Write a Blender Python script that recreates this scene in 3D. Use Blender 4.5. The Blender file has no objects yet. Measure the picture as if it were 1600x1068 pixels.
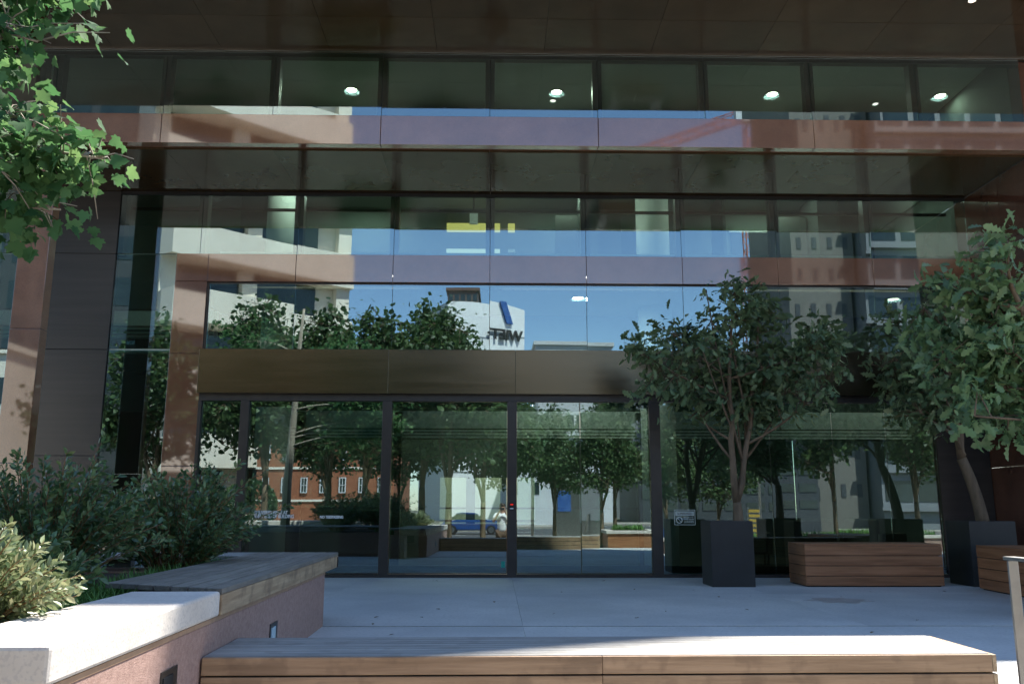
import bpy, math, random
import numpy as np
from mathutils import Vector, Matrix

S = bpy.context.scene
COL = S.collection
R = math.radians

# ------------------------------------------------------------------ camera
FPX = 1361.0
pitch = math.atan(259 / FPX)
yaw = math.atan(25 / (FPX / math.cos(pitch)))
roll = 0.0017
fw = Vector((math.sin(yaw) * math.cos(pitch), math.cos(yaw) * math.cos(pitch), math.sin(pitch)))
r0 = Vector((math.cos(yaw), -math.sin(yaw), 0))
u0 = r0.cross(fw)
rt = r0 * math.cos(roll) + u0 * math.sin(roll)
up = u0 * math.cos(roll) - r0 * math.sin(roll)
cam_d = bpy.data.cameras.new("camera")
cam = bpy.data.objects.new("camera", cam_d)
COL.objects.link(cam)
M = Matrix((rt, up, -fw)).transposed().to_4x4()
M.translation = Vector((0, 0, 1.0))
cam.matrix_world = M
cam_d.sensor_width = 36.0
cam_d.lens = FPX / 1600 * 36.0
cam_d.clip_start = 0.02
cam_d.clip_end = 2000
S.camera = cam

# ------------------------------------------------------------------ light
SUN_AZ, SUN_EL = 35.0, 60.0
world = bpy.data.worlds.new("World")
S.world = world
world.use_nodes = True
nt = world.node_tree
bg = nt.nodes["Background"]
sky = nt.nodes.new("ShaderNodeTexSky")
sky.sky_type = 'NISHITA'
sky.sun_disc = False
sky.sun_elevation = R(SUN_EL)
sky.sun_rotation = R(SUN_AZ)
sky.air_density = 1.0
sky.dust_density = 0.25
sky.ozone_density = 3.2
nt.links.new(sky.outputs[0], bg.inputs[0])
bg.inputs[1].default_value = 0.12
sd = bpy.data.lights.new("sun", 'SUN')
sd.energy = 5.0
sd.angle = R(0.53)
sd.color = (1.0, 0.94, 0.86)
sun = bpy.data.objects.new("sun", sd)
COL.objects.link(sun)
sdir = Vector((math.sin(R(SUN_AZ)) * math.cos(R(SUN_EL)), math.cos(R(SUN_AZ)) * math.cos(R(SUN_EL)), math.sin(R(SUN_EL))))
sun.rotation_euler = sdir.to_track_quat('Z', 'Y').to_euler()
sun.location = sdir * 60
vs = S.view_settings
vs.view_transform = 'Standard'
vs.look = 'None'
vs.gamma = 1.0
vs.exposure = 1.6
S.cycles.max_bounces = 8
S.cycles.diffuse_bounces = 3
S.cycles.glossy_bounces = 4
S.cycles.transparent_max_bounces = 16
S.cycles.caustics_reflective = False
S.cycles.caustics_refractive = False
S.cycles.sample_clamp_indirect = 6.0

# ------------------------------------------------------------------ materials
def newmat(name):
    m = bpy.data.materials.new(name)
    m.use_nodes = True
    n = m.node_tree
    for x in list(n.nodes):
        n.nodes.remove(x)
    out = n.nodes.new('ShaderNodeOutputMaterial')
    return m, n, out

def N(n, t, **kw):
    x = n.nodes.new(t)
    for k, v in kw.items():
        if k.startswith('i_'):
            key = k[2:]
            key = int(key) if key.isdigit() else key.replace('_', ' ')
            x.inputs[key].default_value = v
        else:
            setattr(x, k, v)
    return x

def c4(c):
    return (c[0], c[1], c[2], 1.0)

def mat(name, col, col2=None, rough=0.6, ior=1.45, metal=0.0, scale=4.0, stretch=(1, 1, 1), bump=0.0,
        bscale=None, island=0.0, fine=None, detail=6.0, rvar=0.0, aniso=0.0, contrast=(0.35, 0.65)):
    """noise-mixed principled surface in object space; island = value spread per loose piece"""
    m, n, out = newmat(name)
    L = n.links.new
    p = N(n, 'ShaderNodeBsdfPrincipled')
    p.inputs['Roughness'].default_value = rough
    p.inputs['IOR'].default_value = ior
    p.inputs['Metallic'].default_value = metal
    L(p.outputs[0], out.inputs[0])
    tc = N(n, 'ShaderNodeTexCoord')
    mp = N(n, 'ShaderNodeMapping')
    mp.inputs['Scale'].default_value = stretch
    L(tc.outputs['Object'], mp.inputs[0])
    geo = N(n, 'ShaderNodeNewGeometry')
    if island:
        off = N(n, 'ShaderNodeVectorMath', operation='SCALE')
        off.inputs[0].default_value = (13.0, 7.0, 19.0)
        L(geo.outputs['Random Per Island'], off.inputs['Scale'])
        add = N(n, 'ShaderNodeVectorMath', operation='ADD')
        L(mp.outputs[0], add.inputs[0]); L(off.outputs[0], add.inputs[1])
        vec = add.outputs[0]
    else:
        vec = mp.outputs[0]
    noi = N(n, 'ShaderNodeTexNoise', i_Scale=scale, i_Detail=detail, i_Roughness=0.6)
    L(vec, noi.inputs['Vector'])
    ramp = N(n, 'ShaderNodeValToRGB')
    ramp.color_ramp.elements[0].position = contrast[0]
    ramp.color_ramp.elements[1].position = contrast[1]
    ramp.color_ramp.elements[0].color = c4(col)
    ramp.color_ramp.elements[1].color = c4(col2 or [min(1, x * 1.25) for x in col])
    L(noi.outputs['Fac'], ramp.inputs[0])
    cur = ramp.outputs[0]
    if fine:
        fs, fcol, famt = fine
        n2 = N(n, 'ShaderNodeTexNoise', i_Scale=fs, i_Detail=3.0)
        L(tc.outputs['Object'], n2.inputs['Vector'])
        r2 = N(n, 'ShaderNodeValToRGB')
        r2.color_ramp.elements[0].position = 0.52
        r2.color_ramp.elements[1].position = 0.62
        r2.color_ramp.elements[0].color = (0, 0, 0, 1)
        r2.color_ramp.elements[1].color = (famt, famt, famt, 1)
        L(n2.outputs['Fac'], r2.inputs[0])
        mx = N(n, 'ShaderNodeMixRGB')
        mx.inputs[2].default_value = c4(fcol)
        L(r2.outputs[0], mx.inputs[0]); L(cur, mx.inputs[1])
        cur = mx.outputs[0]
    if island:
        hs = N(n, 'ShaderNodeHueSaturation')
        mr = N(n, 'ShaderNodeMapRange')
        mr.inputs['To Min'].default_value = 1 - island
        mr.inputs['To Max'].default_value = 1 + island
        L(geo.outputs['Random Per Island'], mr.inputs['Value'])
        L(mr.outputs[0], hs.inputs['Value'])
        L(cur, hs.inputs['Color'])
        cur = hs.outputs[0]
    L(cur, p.inputs['Base Color'])
    if rvar:
        mr2 = N(n, 'ShaderNodeMapRange')
        mr2.inputs['To Min'].default_value = max(0.0, rough - rvar)
        mr2.inputs['To Max'].default_value = rough + rvar
        L(noi.outputs['Fac'], mr2.inputs['Value'])
        L(mr2.outputs[0], p.inputs['Roughness'])
    if bump:
        n3 = N(n, 'ShaderNodeTexNoise', i_Scale=bscale or scale * 3, i_Detail=4.0)
        L(vec, n3.inputs['Vector'])
        b = N(n, 'ShaderNodeBump', i_Strength=bump, i_Distance=0.01)
        L(n3.outputs['Fac'], b.inputs['Height'])
        L(b.outputs[0], p.inputs['Normal'])
    return m

def glass(name, refl=0.215, tint=(0.58, 0.73, 0.67), wob=0.005, rtint=(0.80, 0.93, 1.0)):
    """coated architectural glass: mirror share that rises at grazing angles over a tinted clear pane"""
    m, n, out = newmat(name)
    L = n.links.new
    tr = N(n, 'ShaderNodeBsdfTransparent'); tr.inputs[0].default_value = c4(tint)
    gl = N(n, 'ShaderNodeBsdfGlossy'); gl.inputs['Roughness'].default_value = 0.0
    gl.inputs[0].default_value = c4(rtint)
    lw = N(n, 'ShaderNodeLayerWeight'); lw.inputs[0].default_value = 0.12
    mr = N(n, 'ShaderNodeMapRange')
    mr.inputs['To Min'].default_value = refl
    mr.inputs['To Max'].default_value = 0.95
    L(lw.outputs['Fresnel'], mr.inputs['Value'])
    mr.inputs['From Min'].default_value = 0.02
    tc = N(n, 'ShaderNodeTexCoord')
    noi = N(n, 'ShaderNodeTexNoise', i_Scale=0.8, i_Detail=1.0)
    L(tc.outputs['Object'], noi.inputs['Vector'])
    b = N(n, 'ShaderNodeBump', i_Strength=wob, i_Distance=0.1)
    L(noi.outputs['Fac'], b.inputs['Height'])
    L(b.outputs[0], gl.inputs['Normal'])
    mx = N(n, 'ShaderNodeMixShader')
    L(mr.outputs[0], mx.inputs[0]); L(tr.outputs[0], mx.inputs[1]); L(gl.outputs[0], mx.inputs[2])
    L(mx.outputs[0], out.inputs[0])
    return m

def emit(name, col, s):
    m, n, out = newmat(name)
    e = N(n, 'ShaderNodeEmission'); e.inputs[0].default_value = c4(col); e.inputs[1].default_value = s
    n.links.new(e.outputs[0], out.inputs[0])
    return m

def leafmat(name, c1, c2, c3, rough=0.42, transl=0.3, spec=1.4):
    m, n, out = newmat(name)
    L = n.links.new
    geo = N(n, 'ShaderNodeNewGeometry')
    ramp = N(n, 'ShaderNodeValToRGB')
    e = ramp.color_ramp.elements
    e[0].color = c4(c1); e[1].color = c4(c3)
    k = e.new(0.55); k.color = c4(c2)
    L(geo.outputs['Random Per Island'], ramp.inputs[0])
    p = N(n, 'ShaderNodeBsdfPrincipled')
    p.inputs['Roughness'].default_value = rough
    p.inputs['IOR'].default_value = spec
    # leaf underside is paler
    hs = N(n, 'ShaderNodeMixRGB')
    hs.inputs[2].default_value = c4([min(1, x * 1.7 + 0.015) for x in c2])
    L(ramp.outputs[0], hs.inputs[1])
    ml = N(n, 'ShaderNodeMath', operation='MULTIPLY'); ml.inputs[1].default_value = 0.55
    L(geo.outputs['Backfacing'], ml.inputs[0]); L(ml.outputs[0], hs.inputs[0])
    L(hs.outputs[0], p.inputs['Base Color'])
    t = N(n, 'ShaderNodeBsdfTranslucent')
    br = N(n, 'ShaderNodeHueSaturation'); br.inputs['Value'].default_value = 1.8; br.inputs['Hue'].default_value = 0.485
    L(ramp.outputs[0], br.inputs['Color']); L(br.outputs[0], t.inputs[0])
    mx = N(n, 'ShaderNodeMixShader'); mx.inputs[0].default_value = transl
    L(p.outputs[0], mx.inputs[1]); L(t.outputs[0], mx.inputs[2])
    L(mx.outputs[0], out.inputs[0])
    return m

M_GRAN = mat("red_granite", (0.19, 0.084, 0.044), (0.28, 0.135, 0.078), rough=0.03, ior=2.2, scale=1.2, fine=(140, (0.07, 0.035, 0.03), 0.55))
M_SOFF = mat("bronze_soffit", (0.050, 0.030, 0.0130), (0.066, 0.040, 0.018), rough=0.08, ior=1.24, scale=1.5, island=0.12)
M_BRONZE = mat("brushed_bronze", (0.122, 0.096, 0.062), (0.146, 0.115, 0.075), rough=0.24, metal=1.0, scale=3, stretch=(0.3, 1, 6), island=0.10, rvar=0.05)
M_DARK = mat("dark_frame", (0.022, 0.020, 0.018), (0.032, 0.028, 0.025), rough=0.38, ior=1.5, scale=6)
M_PANEL = mat("grey_panel", (0.030, 0.029, 0.030), (0.040, 0.038, 0.038), rough=0.22, ior=1.6, scale=2, stretch=(0.2, 1, 5), island=0.06)
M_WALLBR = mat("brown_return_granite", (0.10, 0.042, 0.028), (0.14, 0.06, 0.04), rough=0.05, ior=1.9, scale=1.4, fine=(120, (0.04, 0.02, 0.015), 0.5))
M_GLASS = glass("facade_glass")
M_GLASSIN = glass("inner_glass", refl=0.06, tint=(0.8, 0.88, 0.84), rtint=(1, 1, 1))
M_CONC = mat("plaza_concrete", (0.41, 0.415, 0.40), (0.54, 0.54, 0.515), rough=0.62, ior=1.5, scale=0.9, bump=0.05, bscale=60, fine=(30, (0.30, 0.31, 0.31), 0.35), island=0.03, rvar=0.08)
M_PAVE = mat("street_paving", (0.20, 0.18, 0.155), (0.29, 0.265, 0.23), rough=0.85, scale=2.0, island=0.06)
M_CAP = mat("limestone_cap", (0.52, 0.475, 0.42), (0.62, 0.575, 0.515), rough=0.8, scale=3.0, bump=0.15, bscale=90, fine=(70, (0.40, 0.37, 0.35), 0.5))
M_PINK = mat("pink_stucco", (0.29, 0.185, 0.15), (0.40, 0.265, 0.22), rough=0.85, scale=40, bump=0.35, bscale=150, fine=(220, (0.24, 0.13, 0.11), 0.6))
M_CAPSHADOW = mat("cap_shadow_brown", (0.30, 0.19, 0.12), (0.38, 0.25, 0.16), rough=0.7, scale=12)
M_WGX = mat("weathered_wood_x", (0.20, 0.195, 0.18), (0.33, 0.32, 0.295), rough=0.7, scale=5, stretch=(0.35, 9, 9), bump=0.25, bscale=14, island=0.14, fine=(9, (0.17, 0.16, 0.14), 0.35))
M_WGY = mat("weathered_wood_y", (0.155, 0.14, 0.118), (0.26, 0.24, 0.205), rough=0.6, scale=5, stretch=(9, 0.35, 9), bump=0.25, bscale=14, island=0.16, fine=(9, (0.10, 0.095, 0.085), 0.35))
M_WBX = mat("brown_wood_x", (0.24, 0.150, 0.085), (0.38, 0.25, 0.15), rough=0.6, scale=3.5, stretch=(0.5, 9, 9), bump=0.2, bscale=10, island=0.10, fine=(7, (0.16, 0.10, 0.06), 0.45))
M_WBY = mat("brown_wood_y", (0.30, 0.205, 0.12), (0.48, 0.35, 0.215), rough=0.6, scale=3.5, stretch=(9, 0.6, 9), bump=0.2, bscale=10, island=0.10, fine=(7, (0.15, 0.10, 0.065), 0.5))
M_IPE = mat("ipe_wood", (0.22, 0.092, 0.040), (0.36, 0.165, 0.078), rough=0.45, scale=2.5, stretch=(0.5, 9, 9), bump=0.12, bscale=10, island=0.18)
M_IPEY = mat("ipe_wood_y", (0.22, 0.092, 0.040), (0.36, 0.165, 0.078), rough=0.45, scale=2.5, stretch=(9, 0.5, 9), bump=0.12, bscale=10, island=0.18)
M_POT = mat("charcoal_pot", (0.016, 0.017, 0.017), (0.024, 0.025, 0.025), rough=0.5, scale=3)
M_SOIL = mat("soil", (0.035, 0.026, 0.018), (0.07, 0.052, 0.038), rough=0.95, scale=25, bump=0.8, bscale=60)
M_STEEL = mat("steel", (0.30, 0.30, 0.29), (0.38, 0.38, 0.37), rough=0.38, metal=1.0, scale=8)
M_BARK = mat("bark", (0.085, 0.06, 0.036), (0.17, 0.12, 0.075), rough=0.8, scale=10, stretch=(1, 1, 0.25), bump=0.6, bscale=30)
M_BARKL = mat("pale_bark", (0.22, 0.19, 0.15), (0.34, 0.30, 0.25), rough=0.85, scale=8, stretch=(1, 1, 0.3), bump=0.5, bscale=25)
M_TWIG = mat("red_twig", (0.16, 0.085, 0.04), (0.26, 0.15, 0.07), rough=0.7, scale=20)
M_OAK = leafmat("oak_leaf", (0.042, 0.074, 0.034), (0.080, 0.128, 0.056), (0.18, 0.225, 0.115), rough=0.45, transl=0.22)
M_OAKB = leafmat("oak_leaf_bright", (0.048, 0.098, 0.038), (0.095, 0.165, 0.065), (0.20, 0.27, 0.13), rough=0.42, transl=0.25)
M_MAPLE = leafmat("maple_leaf", (0.026, 0.085, 0.032), (0.052, 0.126, 0.046), (0.10, 0.185, 0.066), rough=0.72, transl=0.4, spec=1.3)
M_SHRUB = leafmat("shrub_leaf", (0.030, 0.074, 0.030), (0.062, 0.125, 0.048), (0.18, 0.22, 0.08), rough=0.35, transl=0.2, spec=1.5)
M_SHRUBSUN = leafmat("shrub_leaf_sunlit", (0.06, 0.10, 0.045), (0.15, 0.19, 0.09), (0.34, 0.34, 0.19), rough=0.32, transl=0.2, spec=1.55)  # paler copy of the shrub leaf with strong sunlight put into its colour
M_STREETLEAF = leafmat("street_tree_leaf", (0.024, 0.050, 0.018), (0.042, 0.080, 0.026), (0.085, 0.135, 0.045), rough=0.5, transl=0.3)
M_GRASS = leafmat("grass_blade", (0.035, 0.095, 0.018), (0.06, 0.15, 0.028), (0.12, 0.22, 0.05), rough=0.5, transl=0.3)
M_WHITE = mat("white_interior", (0.62, 0.64, 0.62), (0.68, 0.70, 0.68), rough=0.7, scale=1)
M_INT = mat("interior_wall", (0.035, 0.045, 0.042), (0.05, 0.062, 0.058), rough=0.7, scale=0.8)
M_INTCEIL = mat("interior_ceiling", (0.40, 0.42, 0.40), (0.44, 0.46, 0.44), rough=0.85, scale=0.5)
M_INTFLOOR = mat("interior_floor", (0.030, 0.032, 0.030), (0.05, 0.052, 0.05), rough=0.12, ior=1.6, scale=6)
M_CREAMIN = mat("cream_interior_panel", (0.60, 0.58, 0.46), (0.66, 0.63, 0.50), rough=0.6, scale=1)
M_DESK = mat("walnut_desk", (0.10, 0.055, 0.03), (0.16, 0.09, 0.05), rough=0.4, scale=3, stretch=(0.4, 5, 5))
M_BLACK = mat("black_fabric", (0.012, 0.012, 0.013), (0.02, 0.02, 0.022), rough=0.7, scale=20)
M_GREY = mat("grey_fabric", (0.05, 0.055, 0.05), (0.08, 0.085, 0.08), rough=0.85, scale=40)
M_CREAM = mat("cream_concrete", (0.64, 0.585, 0.49), (0.72, 0.665, 0.565), rough=0.85, scale=0.15)
M_WINDARK = mat("far_window", (0.012, 0.018, 0.02), (0.03, 0.045, 0.05), rough=0.08, ior=1.5, scale=0.3)
M_BRICK = mat("orange_brick", (0.24, 0.085, 0.042), (0.30, 0.115, 0.058), rough=0.9, scale=1.5, fine=(12, (0.26, 0.09, 0.045), 0.6))
M_FARWHITE = mat("far_white_panel", (0.50, 0.51, 0.52), (0.56, 0.57, 0.58), rough=0.6, scale=0.2)
M_BROWNT = mat("brown_tower", (0.10, 0.06, 0.045), (0.13, 0.08, 0.06), rough=0.5, scale=0.2)
M_BEIGE = mat("beige_tower", (0.13, 0.125, 0.11), (0.16, 0.15, 0.135), rough=0.8, scale=0.2)
M_GREYT = mat("grey_tower", (0.16, 0.17, 0.18), (0.20, 0.21, 0.22), rough=0.6, scale=0.2)
M_GREYD = mat("dark_cladding", (0.035, 0.04, 0.045), (0.05, 0.055, 0.06), rough=0.5, scale=0.3)
M_CRANE = mat("red_crane_paint", (0.42, 0.10, 0.05), (0.5, 0.13, 0.07), rough=0.5, scale=1)
M_ASPH = mat("asphalt", (0.045, 0.045, 0.047), (0.065, 0.065, 0.067), rough=0.9, scale=1.5, fine=(60, (0.09, 0.09, 0.09), 0.5))
M_LINE = mat("road_paint", (0.6, 0.6, 0.56), (0.7, 0.7, 0.66), rough=0.8, scale=6)
M_CARBLUE = mat("car_paint_blue", (0.012, 0.055, 0.20), (0.014, 0.06, 0.21), rough=0.12, ior=1.9, scale=1)
M_RUBBER = mat("rubber", (0.012, 0.012, 0.012), (0.018, 0.018, 0.018), rough=0.8, scale=10)
M_SKIN = mat("skin", (0.40, 0.23, 0.16), (0.46, 0.27, 0.19), rough=0.5, scale=10)
M_HAIR = mat("brown_hair", (0.03, 0.018, 0.01), (0.05, 0.03, 0.018), rough=0.55, scale=30)
M_SHIRT = mat("white_cotton", (0.72, 0.72, 0.73), (0.78, 0.78, 0.79), rough=0.85, scale=6, bump=0.4, bscale=14)
M_TROUS = mat("brown_trousers", (0.10, 0.06, 0.04), (0.13, 0.085, 0.055), rough=0.85, scale=8)
M_VINYL = mat("white_vinyl", (0.78, 0.8, 0.8), (0.82, 0.84, 0.84), rough=0.6, scale=4)
M_VINYLD = mat("faded_vinyl", (0.42, 0.48, 0.46), (0.48, 0.54, 0.52), rough=0.6, scale=30)
M_BLUEV = mat("blue_vinyl", (0.015, 0.09, 0.32), (0.02, 0.11, 0.36), rough=0.4, scale=10)
M_TEALV = mat("teal_vinyl", (0.01, 0.28, 0.22), (0.015, 0.32, 0.25), rough=0.4, scale=10)
M_REDP = emit("red_indicator", (1.0, 0.05, 0.04), 0.2)
M_LAMP = emit("lamp_glow", (1.0, 0.88, 0.74), 9.0)
M_LAMPDIM = emit("lamp_glow_dim", (1.0, 0.86, 0.70), 2.2)
M_YELLOW = emit("yellow_cove_glow", (1.0, 0.72, 0.22), 0.55)
M_LENS = mat("lamp_lens", (0.35, 0.48, 0.52), (0.45, 0.58, 0.62), rough=0.25, scale=5)
M_CHROME = mat("lamp_trim", (0.5, 0.5, 0.48), (0.6, 0.6, 0.58), rough=0.25, metal=1.0, scale=5)
M_BLUEBOARD = mat("blue_poster", (0.02, 0.07, 0.26), (0.06, 0.14, 0.36), rough=0.4, scale=3)
M_YSIGN = mat("yellow_paint", (0.34, 0.22, 0.03), (0.40, 0.27, 0.05), rough=0.6, scale=3)

# ------------------------------------------------------------------ mesh builder
class MB:
    def __init__(self):
        self.v = []; self.f = []
    def box(self, x0, x1, y0, y1, z0, z1):
        b = len(self.v)
        self.v += [(x0, y0, z0), (x1, y0, z0), (x1, y1, z0), (x0, y1, z0), (x0, y0, z1), (x1, y0, z1), (x1, y1, z1), (x0, y1, z1)]
        for q in ((0, 3, 2, 1), (4, 5, 6, 7), (0, 1, 5, 4), (1, 2, 6, 5), (2, 3, 7, 6), (3, 0, 4, 7)):
            self.f.append(tuple(b + i for i in q))
        return self
    def prism(self, pts, z0, z1):
        """pts: plan polygon ccw"""
        b = len(self.v); n = len(pts)
        self.v += [(p[0], p[1], z0) for p in pts] + [(p[0], p[1], z1) for p in pts]
        self.f.append(tuple(b + i for i in reversed(range(n))))
        self.f.append(tuple(b + n + i for i in range(n)))
        for i in range(n):
            j = (i + 1) % n
            self.f.append((b + i, b + j, b + n + j, b + n + i))
        return self
    def extr(self, pts, a, b_, axis='y'):
        """profile (u,z) extruded along axis"""
        n = len(pts); b = len(self.v)
        for t in (a, b_):
            for p in pts:
                self.v.append((p[0], t, p[1]) if axis == 'y' else (t, p[0], p[1]))
        self.f.append(tuple(b + i for i in range(n)))
        self.f.append(tuple(b + n + i for i in reversed(range(n))))
        for i in range(n):
            j = (i + 1) % n
            self.f.append((b + j, b + i, b + n + i, b + n + j))
        return self
    def tube(self, pts, rad, seg=8, cap=True):
        P = [Vector(p) for p in pts]
        if not isinstance(rad, (list, tuple)):
            rad = [rad] * len(P)
        b = len(self.v); prev = None
        for i, p in enumerate(P):
            d = (P[min(i + 1, len(P) - 1)] - P[max(i - 1, 0)])
            if d.length < 1e-9: d = Vector((0, 0, 1))
            d.normalize()
            if prev is None:
                a = d.orthogonal().normalized()
            else:
                a = (prev - d * prev.dot(d))
                a = a.normalized() if a.length > 1e-6 else d.orthogonal().normalized()
            prev = a; c = d.cross(a)
            for k in range(seg):
                t = 2 * math.pi * k / seg
                q = p + (a * math.cos(t) + c * math.sin(t)) * rad[i]
                self.v.append(tuple(q))
        for i in range(len(P) - 1):
            for k in range(seg):
                k2 = (k + 1) % seg
                self.f.append((b + i * seg + k, b + i * seg + k2, b + (i + 1) * seg + k2, b + (i + 1) * seg + k))
        if cap:
            self.f.append(tuple(b + k for k in reversed(range(seg))))
            self.f.append(tuple(b + (len(P) - 1) * seg + k for k in range(seg)))
        return self
    def ell(self, c, r, seg=14, rings=9):
        b = len(self.v)
        self.v.append((c[0], c[1], c[2] + r[2]))
        for i in range(1, rings):
            ph = math.pi * i / rings
            for k in range(seg):
                t = 2 * math.pi * k / seg
                self.v.append((c[0] + r[0] * math.sin(ph) * math.cos(t), c[1] + r[1] * math.sin(ph) * math.sin(t), c[2] + r[2] * math.cos(ph)))
        self.v.append((c[0], c[1], c[2] - r[2]))
        for k in range(seg):
            self.f.append((b, b + 1 + k, b + 1 + (k + 1) % seg))
        for i in range(rings - 2):
            for k in range(seg):
                a = b + 1 + i * seg
                self.f.append((a + k, a + seg + k, a + seg + (k + 1) % seg, a + (k + 1) % seg))
        e = len(self.v) - 1; a = b + 1 + (rings - 2) * seg
        for k in range(seg):
            self.f.append((e, a + (k + 1) % seg, a + k))
        return self

BASE = {}
def _obj(name, mb, m, base, parent=None, bevel=0.0, smooth=False):
    me = bpy.data.meshes.new(name)
    bx, by, bz = base
    if isinstance(mb, MB):
        me.from_pydata([(x - bx, y - by, z - bz) for x, y, z in mb.v], [], mb.f)
    else:                                   # numpy arrays (verts, faces all of same size)
        V, F = mb
        V = V - np.array([bx, by, bz])
        me.vertices.add(len(V)); me.vertices.foreach_set('co', V.astype(np.float32).ravel())
        k = F.shape[1]
        me.loops.add(F.size); me.loops.foreach_set('vertex_index', F.astype(np.int32).ravel())
        me.polygons.add(len(F)); me.polygons.foreach_set('loop_start', np.arange(0, F.size, k, dtype=np.int32))
        me.update(calc_edges=True)
    me.materials.append(m)
    if smooth:
        me.polygons.foreach_set('use_smooth', [True] * len(me.polygons))
    me.update()
    o = bpy.data.objects.new(name, me)
    COL.objects.link(o)
    if parent is not None: o.parent = parent
    if bevel:
        md = o.modifiers.new('bevel', 'BEVEL'); md.width = bevel; md.segments = 2; md.limit_method = 'ANGLE'
    return o

def place(o, base, rz=0.0, pivot=(0, 0)):
    """base given in the thing's own frame, the frame turned by rz about pivot"""
    c, s = math.cos(rz), math.sin(rz)
    x, y = base[0] - pivot[0], base[1] - pivot[1]
    o.location = (pivot[0] + c * x - s * y, pivot[1] + s * x + c * y, base[2])
    o.rotation_euler = (0, 0, rz)
    BASE[o.name] = base

def tag(o, label, cat, group=None, kind=None):
    o['label'] = label; o['category'] = cat
    if group: o['group'] = group
    if kind: o['kind'] = kind
    return o

def thing(name, label, cat, base=(0, 0, 0), rz=0.0, group=None, pivot=(0, 0)):
    o = bpy.data.objects.new(name, None); COL.objects.link(o)
    o.empty_display_size = 0.2
    place(o, base, rz, pivot)
    return tag(o, label, cat, group)

def part(root, name, mb, m, **kw):
    """geometry given in the frame of root's base"""
    b = BASE[root.name]
    o = _obj(name, mb, m, b, root, **kw)
    BASE[o.name] = b
    return o

def single(name, mb, m, label, cat, base=(0, 0, 0), rz=0.0, group=None, pivot=(0, 0), kind=None, **kw):
    o = _obj(name, mb, m, base, None, **kw)
    place(o, base, rz, pivot)
    return tag(o, label, cat, group, kind)

def struct(name, mb, m, **kw):
    o = _obj(name, mb, m, (0, 0, 0), None, **kw); o['kind'] = 'structure'
    return o

def copy_tree(o, parent=None):
    c = o.copy(); COL.objects.link(c); c.parent = parent
    for ch in list(o.children):
        copy_tree(ch, c)
    return c

def text(name, body, size, loc, m, parent=None, rx=90, rz=0.0, extrude=0.002, align='LEFT', sx=1.0, space=1.0, bold=0.0):
    cu = bpy.data.curves.new(name, 'FONT'); cu.body = body; cu.size = size
    cu.extrude = extrude; cu.align_x = align; cu.space_line = space; cu.offset = bold
    cu.materials.append(m)
    o = bpy.data.objects.new(name, cu); COL.objects.link(o)
    o.location = loc; o.rotation_euler = (R(rx), 0, rz); o.scale = (sx, 1, 1)
    dg = bpy.context.evaluated_depsgraph_get()
    me = bpy.data.meshes.new_from_object(o.evaluated_get(dg)); me.name = name
    o2 = bpy.data.objects.new(name + "_x", me); COL.objects.link(o2)
    o2.location = o.location; o2.rotation_euler = o.rotation_euler; o2.scale = o.scale
    bpy.data.objects.remove(o); o2.name = name
    if parent is not None: o2.parent = parent
    return o2

# ------------------------------------------------------------------ ground
Y2, Y1, Y0 = 13.2, 11.35, 9.6           # glass plane, upper glass plane, soffit edge
WR = R(1.033)                            # the bench and wall group is turned a little against the facade

mb = MB()
xs = [-14.0, -11.0, -8.0, -5.0, -1.9, 0.24, 3.25, 6.3, 9.3, 12.3, 16.0, 20.0]
for i in range(len(xs) - 1):
    a, b = xs[i] + 0.0012, xs[i + 1] - 0.0012
    mb.box(a, b, 7.86, 10.68, -0.12, 0.0)
    mb.box(a, b, 10.683, Y2 - 0.06, -0.12, 0.0)
    if b > -1.5:
        mb.box(max(a, -1.60), b, 4.98, 7.800, -0.12, 0.0)
struct("plaza_floor", mb, M_CONC)
mb = MB()
mb.box(-14, 20, 5.0, Y2 - 0.07, -0.6, -0.09)
struct("plaza_base", mb, M_SOIL)
mb = MB()
for i, z in enumerate((-0.15, -0.30, -0.45)):
    y1 = 4.98 - 0.42 * i
    mb.box(-1.60, 20, y1 - 0.42, y1, z - 0.16, z)
struct("plaza_steps", mb, M_CONC, bevel=0.006)
mb = MB()
x = -26
k = 0
while x < 40:
    y = 3.72
    while y > -22:
        mb.box(x + 0.004, x + 1.996, y - 1.496, y - 0.004, -0.66, -0.6)
        y -= 1.5
    x += 2.0
struct("sidewalk", mb, M_PAVE)
struct("terrain", MB().box(-600, 600, -900, 400, -1.2, -0.72), mat("terrain_ground", (0.10, 0.10, 0.07), (0.16, 0.15, 0.11), rough=0.95, scale=0.05))
struct("road", MB().box(-200, 200, -40, -22.3, -0.74, -0.70), M_ASPH)
mb = MB()
for x in range(-60, 60, 5):
    mb.box(x, x + 2.6, -31.2, -31.05, -0.70, -0.696)
mb.box(-60, 60, -22.95, -22.85, -0.70, -0.696)
mb.box(-60, 60, -39.4, -39.3, -0.70, -0.696)
struct("road_marking", mb, M_LINE)
struct("kerb", MB().box(-60, 60, -22.3, -22.0, -0.72, -0.59), M_CAP)
struct("far_pavement", MB().box(-60, 60, -46, -40.0, -0.74, -0.58), M_PAVE)
struct("puddle_stain", MB().prism([(3.79 + 0.30 * math.cos(t * 0.349) * (1 + 0.30 * math.sin(2.3 * t)), 9.95 + 0.30 * math.sin(t * 0.35) * (1 + 0.25 * math.cos(2.2 * t))) for t in range(18)], 0.0, 0.0025),
       mat("damp_concrete", (0.30, 0.30, 0.29), (0.42, 0.42, 0.41), rough=0.35, scale=6))

struct("drain_channel", MB().box(-1.60, 20, 7.806, 7.859, -0.088, -0.02), M_BLACK)
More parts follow.
